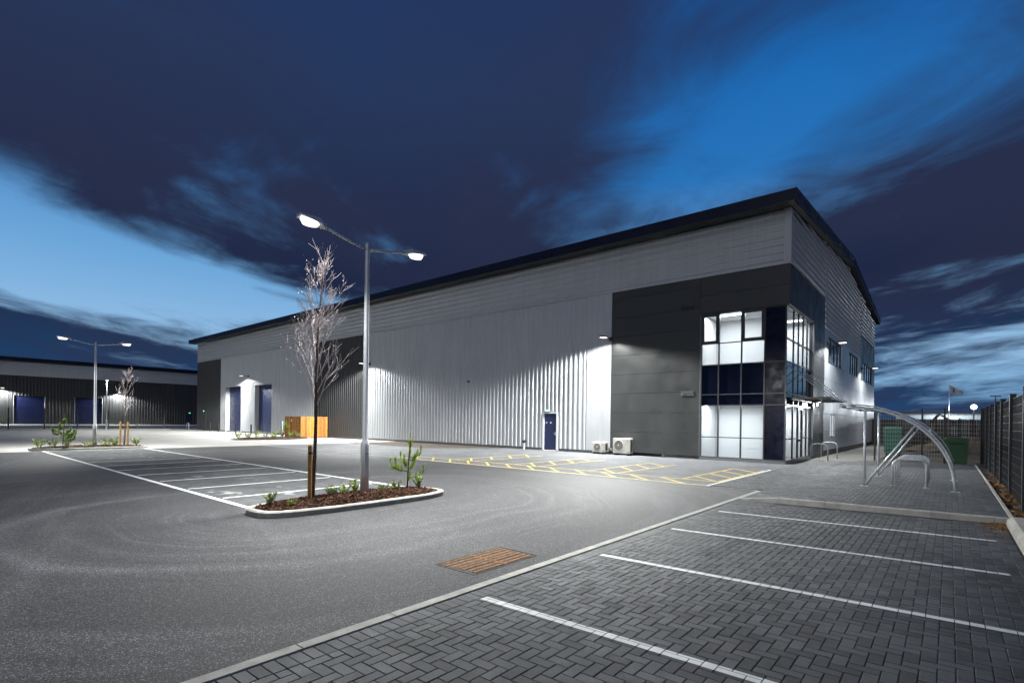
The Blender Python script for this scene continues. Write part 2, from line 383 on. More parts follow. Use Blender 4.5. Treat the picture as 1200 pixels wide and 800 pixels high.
    def mesh(s, name, m, smooth=False):
        me = bpy.data.meshes.new(name); me.from_pydata(s.v, [], s.f); me.materials.append(m)
        if smooth: me.polygons.foreach_set('use_smooth', [True]*len(me.polygons))
        me.update(); return me
    def build(s, name, m, parent=None, smooth=False, **props):
        o = bpy.data.objects.new(name, s.mesh(name, m, smooth)); COL.objects.link(o)
        if parent is not None: attach(o, parent)
        for k_, v_ in props.items(): o[k_] = v_
        return o
def attach(o, parent):
    o.parent = parent
    # coordinates of parts are given in world space; keep them there
    o.matrix_parent_inverse = world(parent).inverted()
def world(o):
    if o is None: return Matrix.Identity(4)
    m = Matrix.LocRotScale(o.location, o.rotation_euler, o.scale)
    return (world(o.parent) @ o.matrix_parent_inverse @ m) if o.parent else m
def thing(name, label, cat, loc=(0, 0, 0), group=None):
    o = bpy.data.objects.new(name, None); COL.objects.link(o); o.location = loc; o.empty_display_size = .2
    o['label'] = label; o['category'] = cat
    if group: o['group'] = group
    return o
def tag(o, label, cat, group=None):
    o['label'] = label; o['category'] = cat
    if group: o['group'] = group
    return o
def copy_tree(o, off, label=None, parent=None):
    c = o.copy(); COL.objects.link(c)
    if parent is None: c.location = Vector(o.location) + Vector(off)
    else: c.parent = parent
    if label: c['label'] = label
    for ch in list(o.children):
        copy_tree(ch, off, None, c)
    return c
def struct(mb, name, m, parent=None):
    o = mb.build(name, m, parent)
    if parent is None: o['kind'] = 'structure'
    return o
def lamp(name, parent, loc, power, kind='SPOT', size=165, blend=.25, rad=.12, aim=(0, 0, -1), col=(.98, 1, .975), soft=0, smooth=0):
    d = bpy.data.lights.new(name, kind); d.energy = power; d.color = col
    if kind == 'SPOT': d.spot_size = math.radians(size); d.spot_blend = blend; d.shadow_soft_size = rad
    if kind == 'POINT': d.shadow_soft_size = rad
    if kind == 'AREA': d.shape = 'RECTANGLE'; d.size = rad; d.size_y = blend
    if soft:  # gentle falloff: broad wall-washer optics
        d.use_nodes = True; nt = d.node_tree; em = nt.nodes['Emission']; fo = nt.nodes.new('ShaderNodeLightFalloff')
        fo.inputs['Strength'].default_value = 1.0/soft; nt.links.new(fo.outputs['Quadratic' if soft == 1.0 else 'Linear'], em.inputs['Strength']); fo.inputs['Smooth'].default_value = smooth
    o = bpy.data.objects.new(name, d); COL.objects.link(o); o.location = loc
    o.rotation_euler = Vector(aim).to_track_quat('-Z', 'Y').to_euler()
    if parent is not None: attach(o, parent)
    return o
def sheet(name, m, x0, x1, y0, y1, z):
    return struct(MB().quad((x0, y0, z), (x1, y0, z), (x1, y1, z), (x0, y1, z)), name, m)
def sstep(v): v = max(0., min(1., v)); return v*v*(3-2*v)
def fall(x): return .013*max(0., x-1.7)
def plat(x): return .022 + fall(x)*.7 + .098*sstep((x-1.75)/1.0)

# ------------------------------------------------------------------ ground and surfaces
g = MB(); g.quad((-2500, -2500, -.06), (2500, -2500, -.06), (2500, 2500, -.06), (-2500, 2500, -.06)); struct(g, 'ground', field)
sheet('asphalt_road', asph, -29, 1.66, -70, -11.06, 0)
sheet('concrete_yard', conc, -75.4, -29, -70, 0.3, -.004)
sheet('far_yard', conc, -127, -76.2, -70, 45, -.006)
sheet('front_paving', frontblock, -29, 1.76, -11.06, .30, .003)
sheet('car_park_paving', carblock, -28.9, -3.9, -21.78, -17.60, .004)
pathm = mat('path_concrete', (.13, .125, .115), .85, 0, .3, .25, .5, .3, 30)
sheet('side_path', pathm, .05, 2.75, 4.2, 60, .004)
struct(MB().quad((-29, -.9, .009), (-17.2, -.55, .009), (-17.2, -.12, .009), (-29, -.12, .009)).quad((-29, -4.6, .009), (-20, -4.6, .009), (-17.4, -.56, .009), (-29, -.91, .009)), 'unlit_strip', soil)  # unlit patch of paving by the wall, its shade painted as a brown sheet
sheet('car_park_beyond', field, 2.75, 14, 4.4, 60, -.02)

# flush concrete kerb between road and parking bays (stones)
kerb = struct(MB().box(1.655, 1.775, -28, -11.15, -.2, -.03), 'flush_kerb', kerbm)
y = -28.0
while y < -11.2:
    e = min(y+.915, -11.13); MB().bbox(1.645, 1.765, y+.003, e-.003, -.05, .014, .004).build('kerb_stone', kerbm, kerb); y += .915
# edge lines of the car park and front paving (flush kerb edging)
def strip(name, x0, x1, y0, y1, z, m=whitepaint):
    return sheet(name, m, x0, x1, y0, y1, z)
strip('car_park_edge_line', -29, -4.6, -21.90, -21.78, .008)
strip('car_park_edge_line', -29, -4.2, -17.60, -17.48, .008)
strip('front_paving_edge', -29, 1.64, -11.13, -11.03, .010, kerbm)
for x in (-6.88, -9.08, -11.31, -13.47, -15.6, -17.78, -19.95):
    strip('bay_line', x-.05, x+.05, -21.70, -17.75, .009)
# hatched accessible bays painted yellow
for x0, x1 in ((-1.05, .12), (-4.72, -3.48), (-8.35, -7.05), (-12.0, -10.75)):
    mb = MB()
    for xx in (x0, x1): mb.quad((xx-.04, -9.7, .008), (xx+.04, -9.7, .008), (xx+.04, -4.4, .008), (xx-.04, -4.4, .008))
    yy = -4.4
    while yy > -9.0:
        mb.quad((x0+.05, yy-.08, .0085), (x0+.05, yy+.06, .0085), (x1-.05, yy-(x1-x0)+.16, .0085), (x1-.05, yy-(x1-x0)+.02, .0085)); yy -= 1.4
    struct(mb, 'hatched_bay_marking', yellow)
mb = MB()
for yy in (-9.72, -10.96): mb.quad((-14.6, yy-.05, .0075), (.2, yy-.05, .0075), (.2, yy+.05, .0075), (-14.6, yy+.05, .0075))
x = -14.5
while x < -.9:
    mb.quad((x-.07, -9.77, .007), (x+1.13, -10.91, .007), (x+1.27, -10.91, .007), (x+.07, -9.77, .007)); x += 1.16
struct(mb, 'hatched_bay_marking', yellow)
strip('bay_line', .19, .29, -11.02, -3.9, .009)
for x in (-2.3, -5.9, -9.6):
    pass

# ------------------------------------------------------------------ block pavers (herringbone) in the near bays and on the platform
A = .1045
def bricks(x0, x1, y0, y1, header=False):
    res = []
    if header:
        yy = y0
        while yy < y1: res.append((x0, x0+2*A, yy, min(yy+A, y1))); yy += A
        x0 = x0+2*A
    nx = int((x1-x0)/A)+1; ny = int((y1-y0)/A)+1
    for i in range(-2, nx+1):
        for j in range(-2, ny+1):
            d = (i-j) % 4
            if d == 0: b = (x0+i*A, x0+(i+2)*A, y0+j*A, y0+(j+1)*A)
            elif d == 3: b = (x0+i*A, x0+(i+1)*A, y0+j*A, y0+(j+2)*A)
            else: continue
            b = (max(b[0], x0), min(b[1], x1), max(b[2], y0), min(b[3], y1))
            if b[1]-b[0] > .03 and b[3]-b[2] > .03: res.append(b)
    return res
def add_paver(mb, b, h, jit):
    G, C, D = .0022, .0045, .005
    x0, x1, y0, y1 = b[0]+G, b[1]-G, b[2]+G, b[3]-G
    n0 = len(mb.v)
    for z, c in ((-.03, 0), (-D, 0), (0, C)):
        for (x, y) in ((x0+c, y0+c), (x1-c, y0+c), (x1-c, y1-c), (x0+c, y1-c)): mb.v.append((x, y, h(x)+z+jit))
    for k_ in range(2):
        for i in range(4): j = (i+1) % 4; mb.f.append((n0+k_*4+i, n0+k_*4+j, n0+k_*4+4+j, n0+k_*4+4+i))
    mb.f.append((n0+8, n0+9, n0+10, n0+11))
def bed(name, x0, x1, y0, y1, h):
    mb = MB(); n = 16
    for i in range(n):
        a = x0+(x1-x0)*i/n; b = x0+(x1-x0)*(i+1)/n
        mb.quad((a, y0, h(a)-.011), (b, y0, h(b)-.011), (b, y1, h(b)-.011), (a, y1, h(a)-.011))
    return struct(mb, name, joint)
PY0 = -13.20
bays = bed('bay_paving', 1.766, 6.50, -27.5, PY0-.06, fall)
platform = bed('raised_platform', 1.77, 6.56, PY0+.06, 4.5, plat)
apron = bed('entrance_apron', .30, 1.772, -11.06, 4.5, lambda x: .013)
B1 = bricks(1.768, 6.49, -27.5, PY0-.07, True)
LINES = [(2.0, 6.27, y_-.05, y_+.05) for y_ in (-24.88, -22.50, -20.12, -17.72, -15.30)]
rng = random.Random(3)
# the nearest 300 in view become parts of their own
def px(x, y, z):
    d = Vector((x, y, z))-CAM; zz = d.dot(FWD)
    if zz < .3: return None
    return 600+FPX*d.dot(RT)/zz, PY-FPX*d.dot(UP)/zz, zz
cand = []
for i, b in enumerate(B1):
    q = px((b[0]+b[1])/2, (b[2]+b[3])/2, 0)
    if q and -5 < q[0] < 1205 and q[1] < 806: cand.append((q[2], i))
cand.sort(); near = set(i for _, i in cand[:300])
stuffb = MB()
pm = {}
for i, b in enumerate(B1):
    jit = rng.uniform(-.0015, .0015)
    if i in near:
        kx, ky = round(b[1]-b[0], 3), round(b[3]-b[2], 3)
        if (kx, ky) not in pm:
            t_ = MB(); add_paver(t_, (-(kx/2), kx/2, -(ky/2), ky/2), lambda x: 0, 0); pm[(kx, ky)] = t_.mesh('paver', paverm)
        o = bpy.data.objects.new('paver', pm[(kx, ky)]); COL.objects.link(o); o.parent = bays
        xc = (b[0]+b[1])/2; o.location = (xc, (b[2]+b[3])/2, fall(xc)+jit); o.rotation_euler = (rng.uniform(-.008, .008), -.013+rng.uniform(-.008, .008), 0)
    else: add_paver(stuffb, b, fall, jit)
o = stuffb.build('paver_field', paverm, bays); o['kind'] = 'stuff'
for L in LINES:
    mb = MB()
    for b in B1:
        x0, x1, y0, y1 = max(b[0]+.0035, L[0]), min(b[1]-.0035, L[1]), max(b[2]+.0035, L[2]), min(b[3]-.0035, L[3])
        if x1-x0 > .004 and y1-y0 > .004:
            mb.quad((x0, y0, fall(x0)+.0032), (x1, y0, fall(x1)+.0032), (x1, y1, fall(x1)+.0032), (x0, y1, fall(x0)+.0032))
    struct(mb, 'bay_line', whitepaint)
mb = MB()
for b in bricks(1.78, 6.55, PY0+.07, 4.5): add_paver(mb, b, plat, rng.uniform(-.001, .001))
o = mb.build('paver_field', paverm, platform); o['kind'] = 'stuff'
mb = MB()
for b in bricks(.31, 1.779, -11.03, 4.5): add_paver(mb, b, lambda x: .024, rng.uniform(-.001, .001))
o = mb.build('paver_field', paverm, apron); o['kind'] = 'stuff'
# raised kerb of the platform (dropper at the left end), edging and right-hand kerb
pk = struct(MB().box(1.80, 6.45, PY0-.05, PY0+.05, -.2, -.06), 'platform_kerb', kerbm)
x = 1.77
while x < 6.5:
    e = min(x+.915, 6.55); za, zb = plat(x)+.012, plat(e)+.012; y0, y1 = PY0-.065, PY0+.065
    if e-x > .05:
        c = .018
        MB().loft([(x+.003, y0, -.1), (x+.003, y1, -.1), (x+.003, y1, za), (x+.003, y0+c, za), (x+.003, y0, za-c)], [(e-.003, y0, -.1), (e-.003, y1, -.1), (e-.003, y1, zb), (e-.003, y0+c, zb), (e-.003, y0, zb-c)]).build('kerb_stone', kerbm, pk)
    x += .915
rk = struct(MB().box(6.53, 6.7, -27, PY0-.1, -.2, -.02), 'fence_side_kerb', kerbm)
y = -27.0
while y < PY0-.1:
    e = min(y+.915, PY0-.07); z0 = .215
    MB().loft([(6.50, y+.003, 0), (6.73, y+.003, 0), (6.73, y+.003, z0-.01), (6.72, y+.003, z0), (6.585, y+.003, z0), (6.51, y+.003, z0-.07)][::-1], [(6.50, e-.003, 0), (6.73, e-.003, 0), (6.73, e-.003, z0-.01), (6.72, e-.003, z0), (6.585, e-.003, z0), (6.51, e-.003, z0-.07)][::-1]).build('kerb_stone', kerbm, rk)
    y += .915
ek = struct(MB().box(6.57, 6.61, -13.0, 4.4, -.1, .05), 'platform_edging', kerbm)
y = PY0+.07
while y < 4.4:
    e = min(y+.915, 4.5); MB().bbox(6.562, 6.622, y+.003, e-.003, 0, plat(6.56)+.02, .006).build('edging_stone', kerbm, ek); y += .915
# bed along the fence with soil and dead leaves
mb = MB(); nx, ny = 5, 60
def bh(x, y): return .12+.05*math.sin(x*9+y*1.7)*.5+.03*math.sin(y*3.1+x*5)
for j in range(ny):
    for i in range(nx):
        xa, xb = 6.62+i*.35, 6.62+(i+1)*.35; ya, yb = -27+j*.6, -27+(j+1)*.6
        mb.quad((xa, ya, bh(xa, ya)), (xb, ya, bh(xb, ya)), (xb, yb, bh(xb, yb)), (xa, yb, bh(xa, yb)))
struct(mb, 'planting_bed_soil', soil)
mb = MB()
def leafq(mb, c, s_, r=rng, flat=.35):
    a = r.uniform(0, 2*PI); n_ = Vector((r.uniform(-1, 1)*flat, r.uniform(-1, 1)*flat, 1)).normalized()
    u = n_.cross(Vector((math.cos(a), math.sin(a), .1))).normalized(); v = n_.cross(u); c = Vector(c)
    mb.quad(c-u*s_, c-v*s_*.55, c+u*s_, c+v*s_*.55)
for _ in range(3200):
    y_ = -13.4 + rng.random()**1.2*11; x_ = rng.uniform(6.64, 7.5)
    leafq(mb, (x_, y_, bh(x_, y_)+.012+rng.random()*.02), rng.uniform(.02, .05), flat=.6)
for _ in range(420):
    y_ = PY0-.08-abs(rng.gauss(0, .55)); x_ = 6.49-abs(rng.gauss(0, .16))
    leafq(mb, (x_, y_, fall(x_)+.014), rng.uniform(.012, .03), flat=.4)
for _ in range(40):
    y_ = rng.uniform(-24, -13.5); x_ = rng.uniform(5.2, 6.45); leafq(mb, (x_, y_, fall(x_)+.010), rng.uniform(.008, .016), flat=.2)
for _ in range(60):
    a = rng.uniform(0, 2*PI); leafq(mb, (-4.25+math.cos(a)*(.85+abs(rng.gauss(0, .25))), -19.93+math.sin(a)*(2.4+abs(rng.gauss(0, .2))), .012), rng.uniform(.010, .022), flat=.3)
for _ in range(70):
    leafq(mb, (rng.gauss(1.45, .15) if rng.random() < .6 else rng.uniform(-3, 1.5), rng.uniform(-25, -12), .012), rng.uniform(.006, .014), flat=.3)
o = mb.build('leaf_litter', litter); o['kind'] = 'stuff'

# iron drain grate in the road
gr = thing('drain_grate', 'rusty orange iron drain grate set in the asphalt beside the flush kerb', 'drain', (1.02, -21.38, 0))
MB().box(.675, .695, -22.0, -20.74, -.05, .004).box(1.35, 1.37, -22.0, -20.74, -.05, .004).box(.695, 1.35, -22.0, -21.975, -.05, .004).box(.695, 1.35, -20.765, -20.74, -.05, .004).build('frame', sump, gr)
for i in range(7):
    x0 = .71+i*.093; MB().box(x0, x0+.054+rng.uniform(-.008, .008), -21.965+rng.uniform(0, .05), -20.775-rng.uniform(0, .05), -.04, .006+rng.uniform(-.002, .002)).build('bar', rust, gr)
MB().box(.69, 1.35, -21.40, -21.34, -.045, .0045).build('cross_bar', rust, gr)

# ------------------------------------------------------------------ the warehouse
Lx, Wy, H1, H2 = 73.86, 35.26, 9.29, 11.86
wh = thing('warehouse', 'large silver clad warehouse with anthracite panels and glazed corner office', 'warehouse', (-37, 17.6, 0))
SL = .078
# inner structure
wall = MB()
wall.prism([(-73.7, .62), (-6.2, .62), (-6.2, 8.6), (-.30, 8.6), (-.30, 35.0), (-73.7, 35.0)], -.2, 8.2)
wall.prism([(-73.7, .30), (-.30, .30), (-.30, 35.0), (-73.7, 35.0)], 8.2, 11.75)
wall.prism([(-73.7, .10), (-9.3, .10), (-9.3, .60), (-73.7, .60)], -.25, .16)
wall.build('wall', trimgrey, wh)
# profile: list of (t along, depth) over one sheet, ribs proud
def profile(w_, nr, d, rib=.16, top=.09):
    p_ = w_/nr; pts = [(0, 0)]
    for i in range(nr):
        a = i*p_ + (p_-rib)/2
        pts += [(a, 0), (a+(rib-top)/2, d), (a+(rib+top)/2, d), (a+rib, 0)]
    pts.append((w_, 0)); return pts
def vsheet(x0, x1, z0, z1, m, parent, y=0.0, sgn=-1, d=.045, name='cladding_sheet'):
    nr = max(1, round((x1-x0)/.335)); pr = profile(x1-x0-.004, nr, d)
    ring = [(x0+.002+a, y+sgn*b) for a, b in pr] + [(x1-.002, y-sgn*.08), (x0+.002, y-sgn*.08)]
    if sgn > 0: ring = ring[::-1]
    return MB().prism(ring, z0, z1).build(name, m, parent)
def vrun(x0, x1, z0, z1, m, parent, **k):
    n = max(1, round((x1-x0)/1.005)); s_ = (x1-x0)/n
    for i in range(n): vsheet(x0+i*s_, x0+(i+1)*s_, z0, z1, m, parent, **k)
Z0 = .17
vrun(-73.86, -65.7, Z0, H1-.02, dark, wh)
vrun(-65.7, -64.02, Z0, H1-.02, silver, wh)
vrun(-64.02, -59.42, 5.66, H1-.02, silver, wh)
vrun(-59.42, -55.72, Z0, H1-.02, silver, wh)
vrun(-55.72, -51.42, 5.66, H1-.02, silver, wh)
vrun(-51.42, -42.4, Z0, H1-.02, silver, wh)
vrun(-42.4, -33.4, Z0, H1-.02, dark, wh)
vrun(-33.4, -14.10, Z0, H1-.02, silver, wh)
vrun(-14.10, -12.90, 2.44, H1-.02, silver, wh)
vrun(-12.90, -10.85, Z0, H1-.02, silver, wh)
# flat flashing column next to the dark office front
for a, b in ((-10.85, -9.72), (-9.715, -9.21)): MB().box(a, b-.006, -.045, .07, Z0, H1-.02).build('corner_flashing', silver, wh)
# upper band, profile running lengthwise
def hrun(x0, x1, n, m, parent):
    s_ = (x1-x0)/n; pr = profile(H2-H1-.14, 7, .060, .20, .10)
    for i in range(n):
        A_ = [(x0+i*s_+.004, -b-.005, H1+.10+a) for a, b in pr] + [(x0+i*s_+.004, .09, H2-.04), (x0+i*s_+.004, .09, H1+.10)]
        B_ = [(x0+(i+1)*s_-.004, -b-.005, H1+.10+a) for a, b in pr] + [(x0+(i+1)*s_-.004, .09, H2-.04), (x0+(i+1)*s_-.004, .09, H1+.10)]
        MB().loft(A_, B_).build('upper_cladding_sheet', m, parent)
hrun(-73.80, -.26, 12, silver, wh)
MB().box(-73.86, .052, -.062, .08, H1, H1+.095).build('band_flashing', silver, wh)
MB().box(.055, .068, -.05, 9.0, H1, H1+.095).build('band_flashing', silver, wh)
MB().prism([(-.255, -.055), (.055, -.055), (.055, .30), (-.02, .30), (-.02, .09), (-.255, .09)], H1+.097, H2-.02).build('corner_flashing', silver, wh)
# gable: profile running along y, tops cut to the roof slope
def zs(y): return H2 + SL*(min(y, Wy-y))
def gable_sheet(y0, y1, zb, zt, m, parent):
    nr = max(1, round((zt-zb)/.335)); pr = profile(zt-zb-.004, nr, .05, .20, .11); A_, B_ = [], []
    def ext(z):
        a, b = y0, y1
        if z > H2:
            k_ = (z-H2)/SL; a = max(a, min(k_, Wy/2)); b = min(b, max(Wy-k_, Wy/2))
        if b < a: a = b = (a+b)/2
        a = min(max(a, y0), y1); b = min(max(b, y0), y1)
        return a, max(a, b)
    prof = [(.012+b, zb+a) for a, b in pr] + [(-.10, zt-.004), (-.10, zb)]
    if ext(zb)[1]-ext(zb)[0] < .05: return
    for xx, z in prof:
        a, b = ext(z); A_.append((xx, a+.003, z)); B_.append((xx, b-.003, z))
    MB().loft(A_, B_).build('gable_sheet', m, parent)
cols = [.30, 8.80, 17.1, 24.95, Wy]
for ci in range(4):
    zb = H1+.10 if ci in (0, 3) else 7.52
    while zb < 13.3:
        zt = min(zb+1.0, 13.4); gable_sheet(cols[ci], cols[ci+1], zb, zt, silver, wh); zb = zt
# flat composite panels of the office front
def flat(axis, a0, a1, z0, z1, m, name='composite_panel', off=.03):
    if axis == 'x': mb = MB().box(a0+.006, a1-.006, -off, .07, z0+.006, z1-.006)
    else: mb = MB().box(-.08, off, a0+.006, a1-.006, z0+.006, z1-.006)
    return mb.build(name, m, wh)
rows = [.17]+[.24+1.075*i for i in range(1, 9)]+[H1]
for i in range(len(rows)-1): flat('x', -9.20, -4.10, rows[i], rows[i+1], darkflat)
MB().box(-4.10, -4.03, -.034, .07, .17, 7.36).build('panel_flashing', trimgrey, wh)
flat('x', -4.10, .03, 7.40, 8.33, darkflat); flat('x', -4.10, .03, 8.33, H1, darkflat)
flat('y', .074, 5.62, 7.40, 8.33, darkflat); flat('y', .074, 5.62, 8.33, H1, darkflat)
MB().box(-4.10, -.04, .0701, .30, 7.36, 7.395).build('soffit', trimgrey, wh)
MB().box(-.30, -.0401, .31, 5.62, 7.36, 7.395).build('soffit', trimgrey, wh)
MB().box(-.27, .032, 5.62, 5.70, .12, 7.40).build('panel_flashing', trimgrey, wh)
for i in range(len(rows)-1): flat('y', 5.70, 8.72, rows[i], rows[i+1], darkflat)
# right-hand wall: flat silver panels, strip windows, dark upper panel
vj = [8.74, 9.36, 17.1, 24.95, 33.2, Wy-.01]
WIN = [(9.9, 15.0), (18.5, 23.3), (26.4, 33.0)]
zr = [.32, 1.47, 2.53, 3.55, 4.6, 5.62]
for j in range(5):
    for i in range(5):
        if j == 1 and i in (1,):  # staff window cut
            flat('y', vj[j], 10.85, zr[i], zr[i+1], silverflat); flat('y', 12.4, vj[j+1], zr[i], zr[i+1], silverflat)
        elif j == 1 and i == 0: flat('y', vj[j], vj[j+1], zr[i], 1.08, silverflat); flat('y', vj[j], 10.85, 1.08, zr[1], silverflat); flat('y', 12.4, vj[j+1], 1.08, zr[1], silverflat)
        elif j == 3 and False: pass
        else: flat('y', vj[j], vj[j+1], zr[i], zr[i+1], silverflat)
segs = [8.74, 9.9, 15.0, 17.1, 18.5, 23.3, 24.95, 26.4, 33.0, Wy-.01]
for i in range(len(segs)-1):
    if (segs[i], segs[i+1]) in WIN: continue
    dk = segs[i] >= 24.9
    flat('y', segs[i], segs[i+1], 5.62, 7.5, darkflat if dk else silverflat)
flat('y', 24.95, Wy-.01, 7.5, H1, darkflat)
for a, b in WIN: flat('y', a, b, 7.26, 7.5, darkflat if a > 24 else silverflat)
MB().box(-.1, .02, 8.74, Wy-.02, .05, .30).build('plinth', dark, wh)
MB().box(-.1, .012, 5.70, 8.70, -.1, .165).build('plinth', dark, wh)
for a, b in WIN:
    fr = MB()
    n = 4; s_ = (b-a)/n
    fr.box(-.10, .0, a, b, 5.63, 5.71).box(-.10, .0, a, b, 7.17, 7.25)
    for i in range(n+1):
        c_ = a+.03 if i == 0 else b-.03 if i == n else a+i*s_
        fr.box(-.098, -.003, c_-.03, c_+.03, 5.711, 7.169)
    wn = fr.build('strip_window', frame, wh)
    for i in range(n):
        MB().box(-.06, -.048, a+i*s_+.035, a+(i+1)*s_-.035, 5.715, 7.165).build('pane', blueglass, wn)
# staff window (slim)
fr = MB().box(-.09, .004, 10.86, 12.39, 1.09, 1.14).box(-.09, .004, 10.86, 12.39, 2.47, 2.52).box(-.088, .002, 10.86, 10.92, 1.141, 2.469).box(-.088, .002, 12.33, 12.39, 1.141, 2.469).box(-.088, .002, 11.58, 11.66, 1.141, 2.469)
wn = fr.build('staff_window', frame, wh)
for a, b in ((10.92, 11.58), (11.66, 12.33)): MB().box(-.016, -.008, a+.003, b-.003, 1.145, 2.465).build('pane', clearglass, wn)
MB().box(-.05, -.03, 10.925, 12.325, 1.145, 2.465).build('lit_blind', emitter('lit_blind_glow', (.9, .95, 1), 1.3), wn)
# roof, fascias and soffit
roof = MB()
ZE = 12.36
xa, xb, ya, yb = -74.7, .38, -.88, Wy+.88
zr_ = ZE+SL*(Wy/2+.88)
roof.hexa([(xa+.05, ya+.05, ZE-.16), (xb-.05, ya+.05, ZE-.16), (xb-.05, Wy/2, zr_-.16), (xa+.05, Wy/2, zr_-.16), (xa+.05, ya+.05, ZE-.02), (xb-.05, ya+.05, ZE-.02), (xb-.05, Wy/2, zr_-.02), (xa+.05, Wy/2, zr_-.02)])
roof.hexa([(xa+.05, Wy/2, zr_-.16), (xb-.05, Wy/2, zr_-.16), (xb-.05, yb-.05, ZE-.16), (xa+.05, yb-.05, ZE-.16), (xa+.05, Wy/2, zr_-.02), (xb-.05, Wy/2, zr_-.02), (xb-.05, yb-.05, ZE-.02), (xa+.05, yb-.05, ZE-.02)])
roof.build('roof', navy, wh)
n = 13; s_ = (xb-xa)/n
for i in range(n): MB().box(xa+i*s_+.003, xa+(i+1)*s_-.003, ya, ya+.045, ZE-.53, ZE).build('eaves_fascia', navy, wh)
def verge(y0, z0, y1, z1, x0=None):
    n_ = 3
    for i in range(n_):
        f0, f1 = i/n_, (i+1)/n_; a, b = y0+(y1-y0)*f0, y0+(y1-y0)*f1; p_, q_ = z0+(z1-z0)*f0, z0+(z1-z0)*f1
        MB().hexa([(xb-.045, a+.002, p_-.53), (xb, a+.002, p_-.53), (xb, b-.002, q_-.53), (xb-.045, b-.002, q_-.53), (xb-.045, a+.002, p_), (xb, a+.002, p_), (xb, b-.002, q_), (xb-.045, b-.002, q_)]).build('verge_fascia', navy, wh)
        MB().hexa([(xb-.012, a+.002, p_-.20), (xb+.03, a+.002, p_-.20), (xb+.03, b-.002, q_-.20), (xb-.012, b-.002, q_-.20), (xb-.012, a+.002, p_+.02), (xb+.03, a+.002, p_+.02), (xb+.03, b-.002, q_+.02), (xb-.012, b-.002, q_+.02)]).build('verge_capping', navy, wh)
verge(ya, ZE, Wy/2, zr_); verge(Wy/2, zr_, yb, ZE)
sf = MB(); xx = xa+.1
while xx < xb-.12:   # ribbed soffit sheets
    sf.box(xx, min(xx+.20, xb-.1), ya+.05, -.005, ZE-.50, ZE-.478); sf.box(xx+.20, min(xx+.30, xb-.1), ya+.05, -.005, ZE-.485, ZE-.46); xx += .30
sf.build('soffit', dark, wh)
MB().hexa([(.06, -.1, ZE-.50), (xb-.05, -.1, ZE-.50), (xb-.05, Wy/2, zr_-.53), (.06, Wy/2, zr_-.53), (.06, -.1, ZE-.47), (xb-.05, -.1, ZE-.47), (xb-.05, Wy/2, zr_-.5), (.06, Wy/2, zr_-.5)]).build('verge_soffit', dark, wh)
MB().hexa([(.06, Wy/2, zr_-.53), (xb-.05, Wy/2, zr_-.53), (xb-.05, Wy+.8, ZE-.50), (.06, Wy+.8, ZE-.50), (.06, Wy/2, zr_-.5), (xb-.05, Wy/2, zr_-.5), (xb-.05, Wy+.8, ZE-.47), (.06, Wy+.8, ZE-.47)]).build('verge_soffit', dark, wh)

# roller shutter doors in white reveals
def roller(x0, x1, zt):
    d = MB()
    z = .02; k_ = 0
    while z < zt-.02:
        e = min(z+.24, zt); dd = .0 if k_ % 2 else .012
        d.box(x0, x1, .45-dd, .50, z, e-.012); d.box(x0, x1, .462, .499, e-.012, e); z = e; k_ += 1
    o = d.build('roller_door', doorblue, wh)
    MB().box(x0-.03, x0, -.05, .6, .02, zt+.06).build('reveal', silver, o); MB().box(x1, x1+.03, -.05, .6, .02, zt+.06).build('reveal', silver, o)
    MB().box(x0, x1, -.05, .6, zt, zt+.06).build('reveal', silver, o)
    return o
roller(-63.99, -59.45, 5.60); roller(-55.69, -51.45, 5.60)
# personnel door
pd = MB().box(-13.97, -13.03, -.005, .045, .05, 2.33).build('personnel_door', doorblue, wh)
MB().box(-14.095, -13.98, -.06, .10, .03, 2.43).box(-13.02, -12.905, -.06, .10, .03, 2.43).box(-13.98, -13.02, -.06, .10, 2.34, 2.43).build('door_frame', steelwhite, pd)
MB().box(-13.85, -13.75, -.012, -.006, 1.72, 1.80).box(-13.52, -13.42, -.012, -.006, 1.72, 1.80).build('door_notice', steelwhite, pd)
MB().box(-13.14, -13.07, -.03, -.006, .98, 1.18).bar((-13.1, -.05, 1.08), (-13.24, -.05, 1.08), .02, .02).build('handle', galv, pd)
for z in (.35, 1.2, 2.05): MB().box(-13.985, -13.95, -.022, -.006, z, z+.12).build('hinge', galv, pd)
MB().box(-14.05, -12.95, -.45, -.06, 0.004, .045).build('door_step', kerbm, wh)
# exit door in the far dark panel
pe = MB().box(-71.6, -70.5, -.075, .0, .05, 2.35).build('exit_door', black, wh)
MB().box(-71.68, -71.605, -.085, 0, .05, 2.43).box(-70.495, -70.42, -.085, 0, .05, 2.43).box(-71.6, -70.5, -.085, 0, 2.355, 2.43).build('door_frame', frame, pe)
# louvre slot, plate, small camera
MB().box(-5.12, -4.42, -.045, -.02, 7.73, 7.93).build('vent_slot', black, wh)
lv = MB().box(-5.06, -4.38, -.046, -.022, 3.26, 3.50).build('louvre_vent', signm, wh)
for z in (3.29, 3.37, 3.45): MB().hexa([(-5.04, -.05, z-.01), (-4.40, -.05, z-.01), (-4.40, -.047, z+.022), (-5.04, -.047, z+.022), (-5.04, -.062, z-.006), (-4.40, -.062, z-.006), (-4.40, -.055, z+.028), (-5.04, -.055, z+.028)]).build('louvre_blade', signd, lv)

